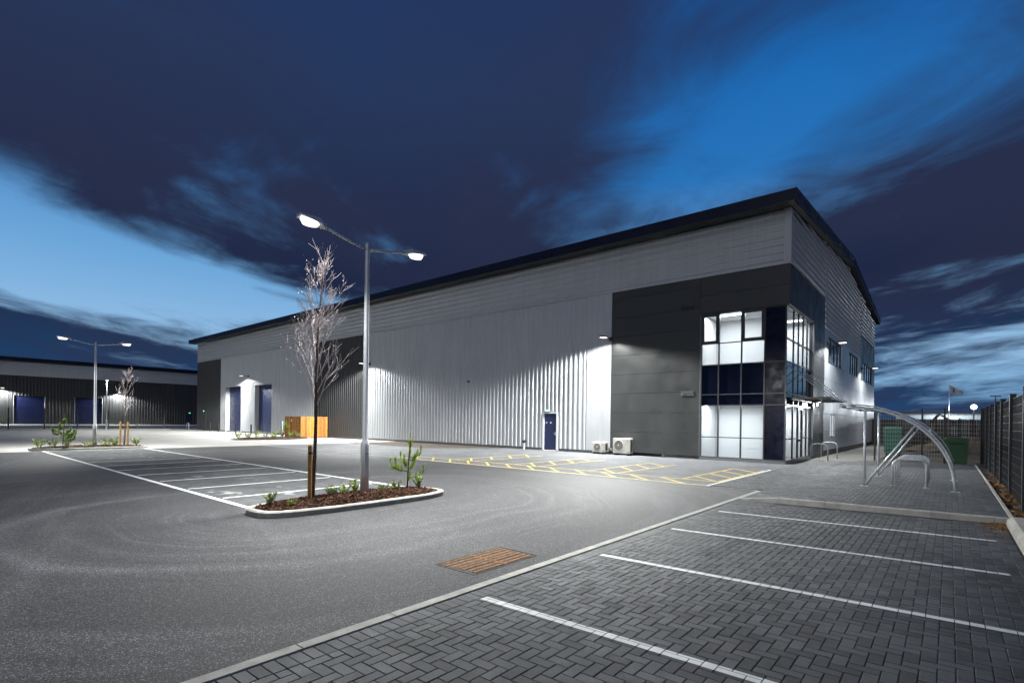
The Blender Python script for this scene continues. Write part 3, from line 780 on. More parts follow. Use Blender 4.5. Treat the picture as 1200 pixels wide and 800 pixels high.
# ------------------------------------------------------------------ glazed corner
fx0, fx1 = -4.03, -.10
gy, gx = .02, -.12
xs = [-4.03, -3.16, -2.08, -1.03]
zsn = [.16, 1.16, 2.76, 3.30, 4.79, 5.86, 7.36]
def mullion(name, mb): return mb.build(name, frame, wh)
for x in xs: mullion('mullion', MB().box(x-.028, x+.028, gy-.055, gy+.06, .16, 7.355))
mullion('mullion', MB().box(-.155, -.095, gy-.057, gy+.05, .16, 7.353))
for z in zsn:
    for a, b in zip(xs, xs[1:]+[-.125]):
        if a == -1.03 and z in (1.16, 5.86): continue
        mullion('transom', MB().box(a+.0285, b-.0305, gy-.05, gy+.055, z-.022, z+.022))
ys = [.10, 1.50, 2.56, 3.62, 4.62, 5.58]
for y in ys[1:]: mullion('mullion', MB().box(gx-.045, gx+.030, y-.024, y+.024, .16, 7.355))
for z in zsn:
    for a, b in zip([.07]+ys[1:], ys[1:]):
        if z == 1.16 and a == 2.56: continue
        mullion('transom', MB().box(gx-.055, gx+.05, a+.0285, b-.0285, z-.022, z+.022))
MB().box(-4.06, -.16, gy-.06, .10, 0.0, .135).build('sill', trimgrey, wh)
MB().box(-.20, gx+.07, -.02, 5.6, 0.0, .135).build('sill', trimgrey, wh)
def pane(m, x0, x1, y0, y1, z0, z1, nm='window_pane'): return MB().box(x0, x1, y0, y1, z0, z1).build(nm, m, wh)
for a, b in zip(xs, xs[1:]+[-.125]):
    for z0, z1 in zip(zsn, zsn[1:]):
        sp_ = (z0 in (2.76, 3.30)) or a == -1.03
        if a == -1.03 and z0 in (1.16, 5.86): continue
        zz1 = z1
        if a == -1.03 and z0 == .16: zz1 = 2.76
        if a == -1.03 and z0 == 4.79: zz1 = 7.36
        o = pane(navysatin if a == -1.03 else navyglass if sp_ else clearglass, a+.03, b-.032, gy, gy+.012, z0+.024, zz1-.024, 'spandrel_panel' if sp_ else 'window_pane')
# the two opening casements have thick frames
for a, b in ((-4.0, -3.19), (-2.05, -1.06)):
    z0, z1 = 5.886, 7.33; c_ = .115
    MB().box(a, a+c_, gy-.075, gy-.002, z0, z1).box(b-c_, b, gy-.075, gy-.002, z0, z1).box(a+c_, b-c_, gy-.073, gy-.002, z0, z0+c_).box(a+c_, b-c_, gy-.073, gy-.002, z1-c_, z1).build('casement_frame', frame, wh)
for a, b in zip([.07]+ys[1:], ys[1:]):
    for z0, z1 in zip(zsn, zsn[1:]):
        if a == 2.56 and z0 < 2.7: continue
        m_ = blueglass if z0 in (2.76, 3.30) else clearglass
        pane(m_, gx-.012, gx, a+.03, b-.03, z0+.024, z1-.024)
# entrance door in the right-hand glazing
ed = MB().box(gx-.05, gx+.03, 2.60, 2.70, .03, 2.73).box(gx-.05, gx+.03, 3.48, 3.58, .03, 2.73).box(gx-.05, gx+.03, 2.70, 3.48, 2.60, 2.73).box(gx-.05, gx+.03, 2.70, 3.48, .03, .20).box(gx-.05, gx+.03, 2.70, 3.48, 1.0, 1.10).build('entrance_door', frame, wh)
MB().box(gx-.02, gx-.01, 2.70, 3.48, .2, 1.0).box(gx-.02, gx-.01, 2.70, 3.48, 1.1, 2.6).build('pane', clearglass, ed)
MB().tube([(gx+.03, 3.36, .8), (gx+.08, 3.36, .8), (gx+.08, 3.36, 1.5), (gx+.03, 3.36, 1.5)], .014, 6).build('handle', galv, ed)
MB().box(-.25, gx+.1, 2.6, 3.58, .0, .03).build('threshold', black, ed)
# rooms behind the glass
rm = MB()
rm.box(-6.1, -.25, .25, 8.5, 2.85, 4.70)           # floor zone between storeys
rm.box(-6.18, -6.08, .20, 8.5, 0, 7.6)               # left wall
rm.box(-6.1, -.25, 8.45, 8.55, 0, 7.6)
rm.box(-4.10, -4.04, .13, 2.2, .0, 7.34)           # return wall next to the glazing
rm.box(-6.1, -.20, 5.58, 5.66, .03, 7.38)            # upstairs partition
rm.box(-6.1, -1.15, 2.5, 2.6, .03, 2.84).box(-6.1, -1.15, 2.5, 2.6, 4.71, 7.38)             # downstairs partition
rm.box(-.24, -.14, 5.64, 8.45, 0, 7.3)
rm.build('interior_wall', whitewall, wh)
MB().box(-6.1, -.16, .12, 8.5, 7.39, 7.5).build('interior_ceiling', ceilm, wh)
MB().box(-6.1, -.18, .12, 8.5, -.05, .025).build('interior_floor', carpet, wh)
MB().box(-1.62, -1.5, 3.4, 3.9, .03, 2.5).build('timber_lining', warm, wh)
MB().box(-1.0, -.16, .15, .17, .15, 7.34).build('spandrel_backing', black, wh)
for (x, y, z, s1) in ((-2.9, .75, 2.83, 1.0), (-2.9, .75, 7.37, 1.1), (-.9, 4.4, 2.83, .8), (-.9, 4.4, 7.37, .9)):
    MB().box(x-.6, x+.6, y-.15, y+.15, z-.02, z).build('ceiling_panel_light', ceilled, wh)
    lamp('ceiling_light', wh, (x, y, z-.06), 125*s1, 'AREA', rad=2.8 if x < -2 else 1.0, blend=.4, col=(.94, .97, 1))
# canopy over the entrance
cn = MB().box(gx+.08, 1.62, .55, .61, 3.03, 3.12).box(gx+.08, 1.62, 5.30, 5.36, 3.03, 3.12).box(1.56, 1.62, .61, 5.30, 3.03, 3.12).box(gx+.08, gx+.14, .61, 5.30, 3.03, 3.12).build('entrance_canopy', frame, wh)
MB().box(gx+.15, 1.555, .62, 5.29, 3.125, 3.14).build('canopy_glass', clearglass, cn)
for y in (.70, 2.1, 3.7, 5.2): MB().tube([(gx+.06, y, 4.55), (1.5, y, 3.12)], .022, 6).build('tie_rod', galv, cn)
for y in (2.1, 3.7): MB().box(gx+.14, 1.56, y-.025, y+.025, 3.05, 3.122).build('canopy_beam', frame, cn)

# ------------------------------------------------------------------ wall floodlights on arms
def flood(x, y, z, ax, reach, power, label, wid=.34, group='floodlights on the warehouse walls', sp=158):
    # ax: outward direction (unit, horizontal)
    a = Vector((ax[0], ax[1], 0)); s_ = Vector((-ax[1], ax[0], 0)); b0 = Vector((x, y, z)); h = b0 + a*reach
    t_ = thing('wall_floodlight', label, 'floodlight', tuple(b0), group)
    pb = MB(); pb.bar(b0+a*.03+Vector((0, 0, -.11)), b0+a*.03+Vector((0, 0, .11)), .20, .06, tuple(a)); pb.build('wall_bracket', black, t_)
    MB().tube([b0+a*.06, h-a*.22], .026, 8).build('arm', black, t_)
    MB().bar(h-a*.24+Vector((0, 0, .03)), h+a*.20+Vector((0, 0, .03)), wid, .07).build('housing', black, t_)
    MB().bar(h-a*.19+Vector((0, 0, -.018)), h+a*.17+Vector((0, 0, -.018)), wid*.86, .026).build('lens', ledm, t_)
    lamp('lamp_light', t_, tuple(h+Vector((0, 0, -.06))), power, 'SPOT', sp, .30, .10, soft=1.0 if ax[0] else 4.0, smooth=5 if ax[0] else 9)
    return t_
flood(-9.25, -.05, 6.62, (0, -1), .85, 8600, 'lit arm floodlight where the silver ribs meet the anthracite office front')
flood(-32.95, -.05, 6.62, (0, -1), .85, 8600, 'lit arm floodlight beside the dark panel behind the bare tree')
flood(-57.4, -.05, 6.68, (0, -1), .85, 8600, 'lit arm floodlight between the two blue roller doors')
flood(.03, 9.6, 6.74, (1, 0), .80, 2600, 'lit arm floodlight beside the first strip window of the gable wall')
flood(.03, 25.6, 6.60, (1, 0), .95, 2600, 'lit arm floodlight beside the third strip window, farthest on the gable wall')
t_ = thing('bulkhead_light', 'bright bulkhead lamp on the wall beside the entrance canopy', 'wall light', (.03, 6.15, 2.95))
MB().box(.031, .09, 6.02, 6.28, 2.84, 3.08).build('housing', black, t_)
MB().box(.091, .15, 6.05, 6.25, 2.87, 3.05).build('lens', ledm, t_)
lamp('lamp_light', t_, (.26, 6.15, 2.93), 620, 'POINT', rad=.08, soft=1.0, smooth=1.5)
def exitlight(x, y, z, ax, label):
    a = Vector((ax[0], ax[1], 0)); b = Vector((x, y, z)); t_ = thing('exit_light', label, 'exit light', (x, y, z), 'green emergency lights above exit doors')
    MB().bar(b+a*.02-Vector((0, 0, .06)), b+a*.02+Vector((0, 0, .06)), .34, .05, tuple(a)).build('housing', black, t_)
    MB().bar(b+a*.055-Vector((0, 0, .045)), b+a*.055+Vector((0, 0, .045)), .30, .02, tuple(a)).build('lens', greenled, t_)
exitlight(-13.62, -.062, 2.53, (0, -1), 'small green exit light above the blue personnel door')
exitlight(-71.05, -.076, 2.60, (0, -1), 'small green exit light on the dark far corner panel of the warehouse')

# ------------------------------------------------------------------ small things along the front
def ac(x0, x1, zt, fanx, label, dpt=.36, r=.23, badge=True):
    y0 = -.50; t_ = thing('air_conditioner', label, 'air conditioner', ((x0+x1)/2, -.3, 0), 'air conditioning units by the wall')
    zb = .11
    MB().bbox(x0, x1, y0, y0+dpt, zb, zt, .015).build('casing', acmat, t_)
    for xx in (x0+.14, x1-.14): MB().box(xx-.05, xx+.05, y0-.04, y0+dpt+.06, .012, zb).build('foot', black, t_)
    cz = zb+(zt-zb)*.54
    ring = MB(); n_ = 24
    for i in range(n_):
        a0, a1 = 2*PI*i/n_, 2*PI*(i+1)/n_
        c0, s0, c1, s1 = math.cos(a0), math.sin(a0), math.cos(a1), math.sin(a1)
        ring.quad((fanx+r*c0, y0-.014, cz+r*s0), (fanx+r*c1, y0-.014, cz+r*s1), (fanx+(r+.02)*c1, y0-.002, cz+(r+.02)*s1), (fanx+(r+.02)*c0, y0-.002, cz+(r+.02)*s0))
    ring.build('fan_ring', acmat, t_)
    disc = MB(); n0 = 0; disc.v = [(fanx+r*math.cos(2*PI*i/n_), y0-.004, cz+r*math.sin(2*PI*i/n_)) for i in range(n_)]; disc.f = [tuple(range(n_))]
    disc.build('fan_well', acgrille, t_)
    gb = MB()
    for i in range(1, 8):
        q = -r+2*r*i/8; hw = math.sqrt(r*r-q*q); gb.box(fanx-hw, fanx+hw, y0-.016, y0-.010, cz+q-.004, cz+q+.004)
    gb.build('fan_guard', acmat, t_)
    MB().lathe([(.0, 0), (.05, 0), (.05, .02), (.0, .02)], (fanx, 0, 0), 12)
    hub = MB(); hub.v = [(fanx+.055*math.cos(2*PI*i/12), y0-.02, cz+.055*math.sin(2*PI*i/12)) for i in range(12)]; hub.f = [tuple(range(12))]; hub.build('fan_hub', acmat, t_)
    MB().box(x1, x1+.004, y0+.14, y0+.26, zb+.12, zt-.12).build('side_grille', black, t_)
    MB().box(x1-.16, x1-.05, y0-.004, y0, zb+.05, zb+.10).build('data_plate', trimgrey, t_)
    if badge:
        lb = MB(); cx_, cz_ = x1-.16, zt-.15
        for an in (90, 210, 330):
            d_ = Vector((math.cos(math.radians(an)), 0, math.sin(math.radians(an)))); e_ = Vector((-d_.z, 0, d_.x)); c_ = Vector((cx_, y0-.003, cz_))
            lb.quad(c_, c_+d_*.03-e_*.017, c_+d_*.06, c_+d_*.03+e_*.017)
        lb.build('badge', logo, t_)
    return t_
ac(-10.12, -9.30, .68, -9.80, 'smaller cream air conditioning unit with visible fan by the silver wall', r=.21)
ac(-8.78, -7.72, .95, -8.42, 'larger cream air conditioning unit in front of the dark office panels', r=.27)
pb = tag(MB().tube([(-9.12, -.25, .012), (-9.12, -.25, .42)], .05, 8).tube([(-9.25, -.3, .30), (-9.12, -.3, .34), (-8.95, -.3, .30), (-8.82, -.3, .36)], .03, 6).tube([(-9.05, -.32, .012), (-9.03, -.32, .25), (-8.9, -.30, .22)], .035, 6).build('pipe_bundle', black), 'black lagged pipes between the two cream air conditioning units', 'pipes')
t_ = thing('tap_post', 'short post with a small dark tap box on the silver wall foot', 'tap post', (-15.5, -.14, 0))
MB().box(-15.55, -15.45, -.19, -.10, .0, .42).build('post', steelwhite, t_); MB().bbox(-15.60, -15.40, -.21, -.08, .421, .60, .02).build('tap_box', black, t_)
t_ = thing('wall_sensor', 'tiny dark sensor box on the middle of the ribbed silver wall', 'sensor', (-20.76, -.05, 4.6))
MB().box(-20.84, -20.68, -.17, -.047, 4.56, 4.68).build('body', black, t_); MB().box(-20.82, -20.74, -.172, -.1705, 4.58, 4.66).build('eye', trimgrey, t_)

# bollards at the roller doors
def bollard(x, y, label, h=1.05):
    t_ = thing('bollard', label, 'bollard', (x, y, 0), 'dark bollards guarding the doors')
    MB().lathe([(.085, 0), (.085, h-.05), (.07, h-.01), (.03, h)], (x, y, 0), 10).build('post', black, t_); MB().lathe([(.13, 0), (.13, .02), (.09, .03)], (x, y, 0), 10).build('base_collar', frame, t_)
for x, l in ((-64.2, 'dark bollard at the far jamb of the far roller door'), (-59.1, 'dark bollard at the near jamb of the far roller door'), (-54.9, 'dark bollard in front of the nearer blue roller door'), (-66.9, 'dark bollard standing against the far anthracite panel')):
    bollard(x, -.75, l)
def hoop(x0, x1, y, z0, h, label, r=.025, rad=.22, nm='bike_hoop', group=None, along='x', flange=True):
    t_ = thing(nm, label, 'bike hoop', ((x0+x1)/2, y, z0), group)
    pts = [(x0, y, z0)]
    for i in range(7): a = PI - PI/2*i/6; pts.append((x0+rad+rad*math.cos(a), y, z0+h-rad+rad*math.sin(a)))
    for i in range(7): a = PI/2 - PI/2*i/6; pts.append((x1-rad+rad*math.cos(a), y, z0+h-rad+rad*math.sin(a)))
    pts.append((x1, y, z0)); MB().tube(pts, r, 10).build('hoop', galv, t_, True)
    if flange:
        for x in (x0, x1): MB().lathe([(.075, 0), (.075, .010), (.03, .014)], (x, y, z0), 12).build('foot_plate', galv, t_)
    return t_
hoop(.32, 1.08, 3.45, .03, .86, 'galvanised door guard hoop by the entrance, nearer of the two', .028, .24, 'guard_hoop', 'guard hoops by the entrance door')
hoop(.32, 1.08, 6.30, .006, .90, 'galvanised door guard hoop past the entrance, farther of the two', .028, .24, 'guard_hoop', 'guard hoops by the entrance door')

# timber bin store
bs = thing('bin_store', 'orange timber bin store with plank sides against the dark panel', 'bin store', (-41.3, -1.4, 0))
x0, x1, y0 = -42.75, -39.75, -2.75
n = 20
for i in range(n):
    a = x0+(x1-x0)*i/n; zt = 1.98+rng.uniform(-.01, .01); MB().box(a+.006, a+(x1-x0)/n-.006, y0-.02+rng.uniform(-.003, .003), y0+.006, .05, zt).build('plank', wood, bs)
n = 18
for i in range(n):
    a = y0+(2.66)*i/n; zt = 1.98+rng.uniform(-.01, .01); MB().box(x1-.006, x1+.02+rng.uniform(-.003, .003), a+.006, a+2.66/n-.006, .05, zt).build('plank', wood, bs)
for (x, y) in ((x0+.05, y0+.06), (x1-.06, y0+.06), (x1-.06, -.2), (x0+.05, -.2), (-41.25, y0+.06)): MB().box(x-.045, x+.045, y-.045, y+.045, 0, 1.95).build('post', wood, bs)
for z in (.35, 1.6): MB().box(x0+.1, x1-.11, y0+.008, y0+.045, z, z+.09).box(x1-.045, x1-.008, y0+.11, -.25, z, z+.09).build('rail', wood, bs)
MB().box(-41.55, -41.35, y0-.026, y0-.021, 1.50, 1.72).build('notice', steelwhite, bs)

# ------------------------------------------------------------------ planted islands
def island(cx, cy, hl, hw, nm, label, nchip=1600, z=.12, stones=True):
    t_ = thing('planting_island', label, 'planting bed', (cx, cy, 0), 'mulched planting islands in the car park' if stones else None)
    n = 40; pts = []
    for i in range(n):
        a = 2*PI*i/n; c, s_ = math.cos(a), math.sin(a); pw = .62
        pts.append((cx+hw*math.copysign(abs(c)**pw, c), cy+hl*math.copysign(abs(s_)**pw, s_)))
    def inset(q, d): 
        k_ = (1-d/hw); return (cx+(q[0]-cx)*k_, cy+(q[1]-cy)*(1-d/hl))
    if stones:
        step = 2
        for i in range(0, n, step):
            mb = MB(); ring = []
            for j in range(step+1):
                q = pts[(i+j) % n]; r_ = inset(q, .12); ring.append((q, r_, inset(q, .025)))
            for (q0, r0, m0), (q1, r1, m1) in zip(ring, ring[1:]):
                def sh(a_, b_, k_): return (a_[0]+(b_[0]-a_[0])*k_, a_[1]+(b_[1]-a_[1])*k_)
                mb.loft([(*q0, -.05), (*r0, -.05), (*r0, z), (*m0, z), (*q0, z-.025)], [(*q1, -.05), (*r1, -.05), (*r1, z), (*m1, z), (*q1, z-.025)])
            if i: pass
            o = mb.build('kerb_stone', kerbm, t_); o.location = (0, 0, rng.uniform(-.003, .003))
    inner = [inset(q, .118 if stones else 0) for q in pts]
    mb = MB(); c0 = len(mb.v)
    rings = [(1.0, z-.035), (.8, z+.02), (.45, z+.06), (.001, z+.075)]
    for k_, zz in rings:
        for q in inner: mb.v.append((cx+(q[0]-cx)*k_, cy+(q[1]-cy)*k_, zz+rng.uniform(-.012, .012)))
    for r_ in range(3):
        for i in range(n): j = (i+1) % n; mb.f.append((r_*n+i, r_*n+j, (r_+1)*n+j, (r_+1)*n+i))
    mb.build('soil', soil, t_)
    mb = MB(); wts = [abs((inner[i][0]-cx)*(inner[(i+1) % n][1]-cy)-(inner[(i+1) % n][0]-cx)*(inner[i][1]-cy)) for i in range(n)]
    for _ in range(nchip):
        k_ = math.sqrt(rng.random())*.97; i_ = rng.choices(range(n), wts)[0]; f_ = rng.random(); q0, q1 = inner[i_], inner[(i_+1) % n]; q = (q0[0]+(q1[0]-q0[0])*f_, q0[1]+(q1[1]-q0[1])*f_)
        x, y = cx+(q[0]-cx)*k_, cy+(q[1]-cy)*k_; zz = z + (.075-.033*k_ if k_ < .45 else .06-.114*(k_-.45) if k_ < .8 else .02-.275*(k_-.8)) + .008
        d_ = Vector((rng.uniform(-1, 1), rng.uniform(-1, 1), rng.uniform(-.35, .35))).normalized()*rng.uniform(.018, .055); c_ = Vector((x, y, zz+rng.uniform(0, .03)))
        mb.bar(c_-d_, c_+d_, rng.uniform(.012, .035), rng.uniform(.008, .018))
    o = mb.build('bark_chips', mulch, t_); o['kind'] = 'stuff'
    return t_
island(-4.25, -19.93, 2.28, .76, 'a', 'kerbed island of brown bark mulch under the near double lamp', 3600)
island(-30.1, -19.7, 2.55, .80, 'b', 'kerbed mulch island at the far end of the car park bays', 700)
island(-38.4, -6.1, 3.2, 1.0, 'c', 'low brown planting bed in front of the blue roller doors and bin store', 600, .10, False)

# ------------------------------------------------------------------ street lamps
def street_lamp(x, y, label, power, lens):
    t_ = thing('street_lamp', label, 'street lamp', (x, y, .12), 'double headed car park lamps')
    MB().lathe([(.095, 0), (.095, 1.16), (.085, 1.22), (.062, 1.28), (.058, 3.2), (.050, 5.62), (.05, 5.70), (.03, 5.73)], (x, y, .10), 20).build('pole', polegrey, t_, True)
    dr = MB().bar((x+.088, y-.02, .55), (x+.088, y-.02, 1.10), .10, .02, (1, 0, 0)).build('access_door', polegrey, t_)
    for s_ in (-1, 1):
        MB().tube([(x, y, 5.66), (x, y+s_*.5, 5.745), (x, y+s_*1.02, 5.86)], .032, 10).build('arm', polegrey, t_, True)
        hd = MB(); hp = (x, y+s_*1.02, 5.86); h1 = (x, y+s_*1.62, 5.955)
        hd.loft([(x-.07, hp[1], hp[2]-.03), (x+.07, hp[1], hp[2]-.03), (x+.06, hp[1], hp[2]+.05), (x-.06, hp[1], hp[2]+.05)][::(1 if s_ > 0 else -1)],
                [(x-.15, y+s_*1.2, 5.87), (x+.15, y+s_*1.2, 5.87), (x+.12, y+s_*1.2, 5.98), (x-.12, y+s_*1.2, 5.98)][::(1 if s_ > 0 else -1)])
        hd.loft([(x-.15, y+s_*1.2, 5.87), (x+.15, y+s_*1.2, 5.87), (x+.12, y+s_*1.2, 5.98), (x-.12, y+s_*1.2, 5.98)][::(1 if s_ > 0 else -1)],
                [(x-.12, h1[1], 5.93), (x+.12, h1[1], 5.93), (x+.09, h1[1], 5.985), (x-.09, h1[1], 5.985)][::(1 if s_ > 0 else -1)])
        hd.build('lamp_head', polegrey, t_)
        lz = MB(); n = 14
        lz.v = [(x+.15*math.cos(2*PI*i/n)*.88, y+s_*1.38+.21*math.sin(2*PI*i/n), 5.882+.08*(abs(1.38+.21*math.sin(2*PI*i/n)*s_)-1.2)*.4) for i in range(n)]
        lz.v += [(x+.11*math.cos(2*PI*i/n), y+s_*1.38+.16*math.sin(2*PI*i/n), 5.815) for i in range(n)]
        lz.f = [tuple(n+i for i in range(n))]+[(i, (i+1) % n, n+(i+1) % n, n+i) for i in range(n)]
        lz.build('lens', lens, t_)
        lamp('lamp_light', t_, (x, y+s_*1.38, 5.77), power, 'SPOT', 146, .42, .14, (0, s_*.34, -1), soft=1.0, smooth=30)
    return t_
street_lamp(-4.40, -19.65, 'tall double headed lamp post on the near mulch island', 7500, ledm)
street_lamp(-29.95, -19.60, 'distant double headed lamp post on the far mulch island', 6000, ledfar)

# ------------------------------------------------------------------ trees and plants
def grow(mb, p, d, ln, r, lvl, r_, maxl, up):
    n = 4; pts = [Vector(p)]; rad = [r]; dd = Vector(d)
    for i in range(n):
        dd = (dd + Vector((r_.uniform(-.14, .14), r_.uniform(-.14, .14), up*(.10 if lvl else 0)+r_.uniform(-.03, .08)))).normalized()
        pts.append(pts[-1]+dd*ln/n); rad.append(max(.0028, r*(1-.75*(i+1)/n)))
    mb.tube(pts, rad, 5 if r > .008 else 3)
    if lvl >= maxl: return
    k_ = r_.randint(3, 5) if lvl < 2 else r_.randint(3, 4)
    for j in range(k_):
        f = r_.uniform(.22, .98); i = min(n-1, int(f*n)); q = pts[i].lerp(pts[i+1], f*n-i)
        a = r_.uniform(0, 2*PI); dirp = (pts[i+1]-pts[i]).normalized(); s_ = dirp.cross(Vector((math.cos(a), math.sin(a), .2))).normalized()
        nd = (dirp*r_.uniform(.75, 1.1)+s_*r_.uniform(.35, .65)).normalized()
        grow(mb, q, nd, ln*r_.uniform(.36, .58), max(.0036, rad[i]*.6), lvl+1, r_, maxl, up)
def bare_tree(x, y, z, h, seed, label, stakes):
    r_ = random.Random(seed); t_ = thing('young_tree', label, 'tree', (x, y, z))
    tr = MB(); pts = []; rad = []
    n = 16
    for i in range(n+1):
        f = i/n; pts.append(Vector((x+.05*math.sin(f*5+seed)*f*1.5, y+.22*f*f+.04*math.sin(f*7), z-.05+h*f))); rad.append(.041*(1-f)**.8+.004)
    tr.tube(pts, rad, 8); tr.build('trunk', bark, t_, True)
    cr_ = MB()
    nb = 34 if stakes == 1 else 13
    for k_ in range(nb):
        f = .36+.59*(k_+r_.random())/nb; i = min(n-1, int(f*n)); q = pts[i].lerp(pts[i+1], f*n-i); a = k_*2.4+r_.uniform(-.4, .4)
        d = Vector((math.cos(a)*.40, math.sin(a)*.40, 1.0)); ln = h*(.25*(1-f)**.75+.045)*r_.uniform(.8, 1.25)
        grow(cr_, q, d.normalized(), ln, .013*(1-f)+.004, 0 if f < .85 else 1, r_, 2, .55)
    # buds
    vs = list(cr_.v); m_ = len(vs)
    bud = MB()
    for _ in range(900 if stakes == 1 else 120):
        q = Vector(vs[r_.randrange(m_)])
        if q.z < z+h*.42: continue
        leafq(bud, q+Vector((r_.uniform(-.01, .01), r_.uniform(-.01, .01), r_.uniform(-.01, .02))), r_.uniform(.010, .020), r_, 2)
    cr_.v += []; n0 = len(cr_.v); cr_.v += bud.v; cr_.f += [tuple(i+n0 for i in f) for f in bud.f]
    cr_.build('crown', twig, t_)
    return t_
bare_tree(-4.37, -20.92, .17, 5.25, 5, 'slender leafless young tree under the brightest lamp head', 1)
t_ = thing('tree_stake', 'round timber stake with black tie beside the near leafless tree', 'stake', (-4.20, -21.07, .15))
MB().lathe([(.042, 0), (.042, 1.15), (.036, 1.17)], (-4.20, -21.07, .13), 10).build('post', stake, t_)
MB().bar((-4.20, -21.07, 1.14), (-4.37, -20.92, 1.14), .05, .035).build('tie', black, t_)
MB().lathe([(.046, 0), (.046, .05)], (-4.20, -21.07, 1.115), 10).build('tie_band', black, t_)
bare_tree(-30.75, -18.1, .14, 4.5, 11, 'small leafless tree at the far end of the car park, tied between two stakes', 2)
for dx_, l in ((-.16, 'left'), (.14, 'right')):
    tag(MB().lathe([(.05, 0), (.05, 1.35), (.045, 1.37)], (-30.7+dx_*.8, -18.1+dx_, .12), 8).build('tree_stake', stake), 'pale timber stake on the %s of the far leafless tree' % l, 'stake')
def tuft(mb, c, d, ln, n, r_, sp_=.45, w_=.006):
    c = Vector(c); d = Vector(d).normalized()
    for _ in range(n):
        v = (d+Vector((r_.gauss(0, sp_), r_.gauss(0, sp_), r_.gauss(0, sp_)*.7+.1))).normalized(); s_ = v.cross(Vector((r_.uniform(-1, 1), r_.uniform(-1, 1), .3))).normalized()*w_
        b = c+d*r_.uniform(-.6, .35)*ln; mb.tri(b-s_, b+s_, b+v*ln*r_.uniform(.7, 1.1))
def pine(x, y, z, h, seed, label, dens=1.0):
    r_ = random.Random(seed); t_ = thing('young_pine', label, 'pine sapling', (x, y, z), 'young pines in the planting beds')
    st = MB(); st.tube([(x, y, z-.03), (x+.01, y+.02, z+h*.4), (x+.02, y+.06, z+h*.8), (x+.02, y+.07, z+h)], [.020, .016, .010, .004], 6)
    nd = MB()
    tuft(nd, (x+.02, y+.065, z+h*.77), (0, 0, 1), .17, int(190*dens), r_, .5)
    tuft(nd, (x+.02, y+.07, z+h*.96), (0, 0, 1), .09, int(20*dens), r_, .15, .004)
    for k_ in range(12):
        f = r_.uniform(.10, .62); a = r_.uniform(0, 2*PI); L = (1-f)*.42*h*r_.uniform(.6, 1.0); b = Vector((x+.015*f, y+.05*f, z+h*f)); e = b+Vector((math.cos(a)*L, math.sin(a)*L, L*.30)); e2 = e+Vector((math.cos(a)*.03, math.sin(a)*.03, .14))
        st.tube([b, b.lerp(e, .6)+Vector((0, 0, -.02)), e, e2], [.009, .007, .006, .004], 4)
        for q in (.55, .8, 1.0): tuft(nd, b.lerp(e, q), Vector((math.cos(a)*.4, math.sin(a)*.4, 1)), .12, int(52*dens), r_, .6)
        tuft(nd, e2, (0, 0, 1), .12, int(52*dens), r_, .45)
    st.build('stem', bark, t_, True); nd.build('needles', pinegreen, t_); return t_
pine(-4.44, -18.41, .15, 1.42, 3, 'spindly young pine at the right tip of the near mulch island', .62)
pine(-29.5, -21.0, .14, 1.75, 8, 'bushy young pine at the left end of the far mulch island', 2.6)
pine(-39.7, -4.2, .06, 1.6, 14, 'small pale conifer with a white stake beside the bin store', 1.8)
tag(MB().lathe([(.035, 0), (.035, 1.45), (.02, 1.47)], (-39.55, -4.55, .05), 8).build('tree_stake', steelwhite), 'thin white stake next to the small conifer by the bin store', 'stake')
def shrub(x, y, z, h, sp_, m, seed, label, group, n=110):
    r_ = random.Random(seed); t_ = thing('shrub', label, 'shrub', (x, y, z), group); st = MB(); lf = MB()
    for _ in range(9):
        a = r_.uniform(0, 2*PI); e = Vector((x+math.cos(a)*sp_*r_.uniform(.4, 1), y+math.sin(a)*sp_*r_.uniform(.4, 1), z+h*r_.uniform(.55, .95))); b = Vector((x+r_.uniform(-.02, .02), y+r_.uniform(-.02, .02), z-.03))
        st.tube([b, b.lerp(e, .5)+Vector((0, 0, .03)), e], [.006, .005, .003], 3)
        for _ in range(n//5):
            f = r_.uniform(.25, 1.05); c = b.lerp(e, f); d_ = Vector((r_.gauss(0, .6)+math.cos(a)*.4, r_.gauss(0, .6)+math.sin(a)*.4, r_.uniform(.1, 1))).normalized(); s_ = d_.cross(Vector((r_.uniform(-1, 1), r_.uniform(-1, 1), .5))).normalized(); L = r_.uniform(.22, .42)*h*.55+.018
            lf.quad(c, c+d_*L*.5+s_*L*.17, c+d_*L, c+d_*L*.5-s_*L*.17)
    st.build('stems', bark, t_); lf.build('leaves', m, t_); return t_
SG = 'small shrubs in the near mulch island'
for i, (x, y, h, s_, l) in enumerate(((-4.45, -21.75, .26, .16, 'small green shrub at the left tip of the near island'), (-4.0, -21.55, .12, .13, 'low sprawling plant by the kerb left of the tree stake'), (-4.55, -20.4, .24, .17, 'small shrub just right of the leafless tree trunk'),
      (-4.55, -20.02, .24, .20, 'broad shrub left of the near lamp post foot'), (-4.6, -19.75, .30, .14, 'upright shrub against the near lamp post foot'), (-4.30, -19.2, .20, .17, 'low shrub just right of the near lamp post'), (-4.40, -18.75, .22, .18, 'leafy shrub at the foot of the spindly pine'), (-4.25, -18.2, .32, .13, 'small upright shrub right of the spindly pine'))):
    shrub(x, y, .16, h, s_, shrubgreen, 20+i, l, SG)
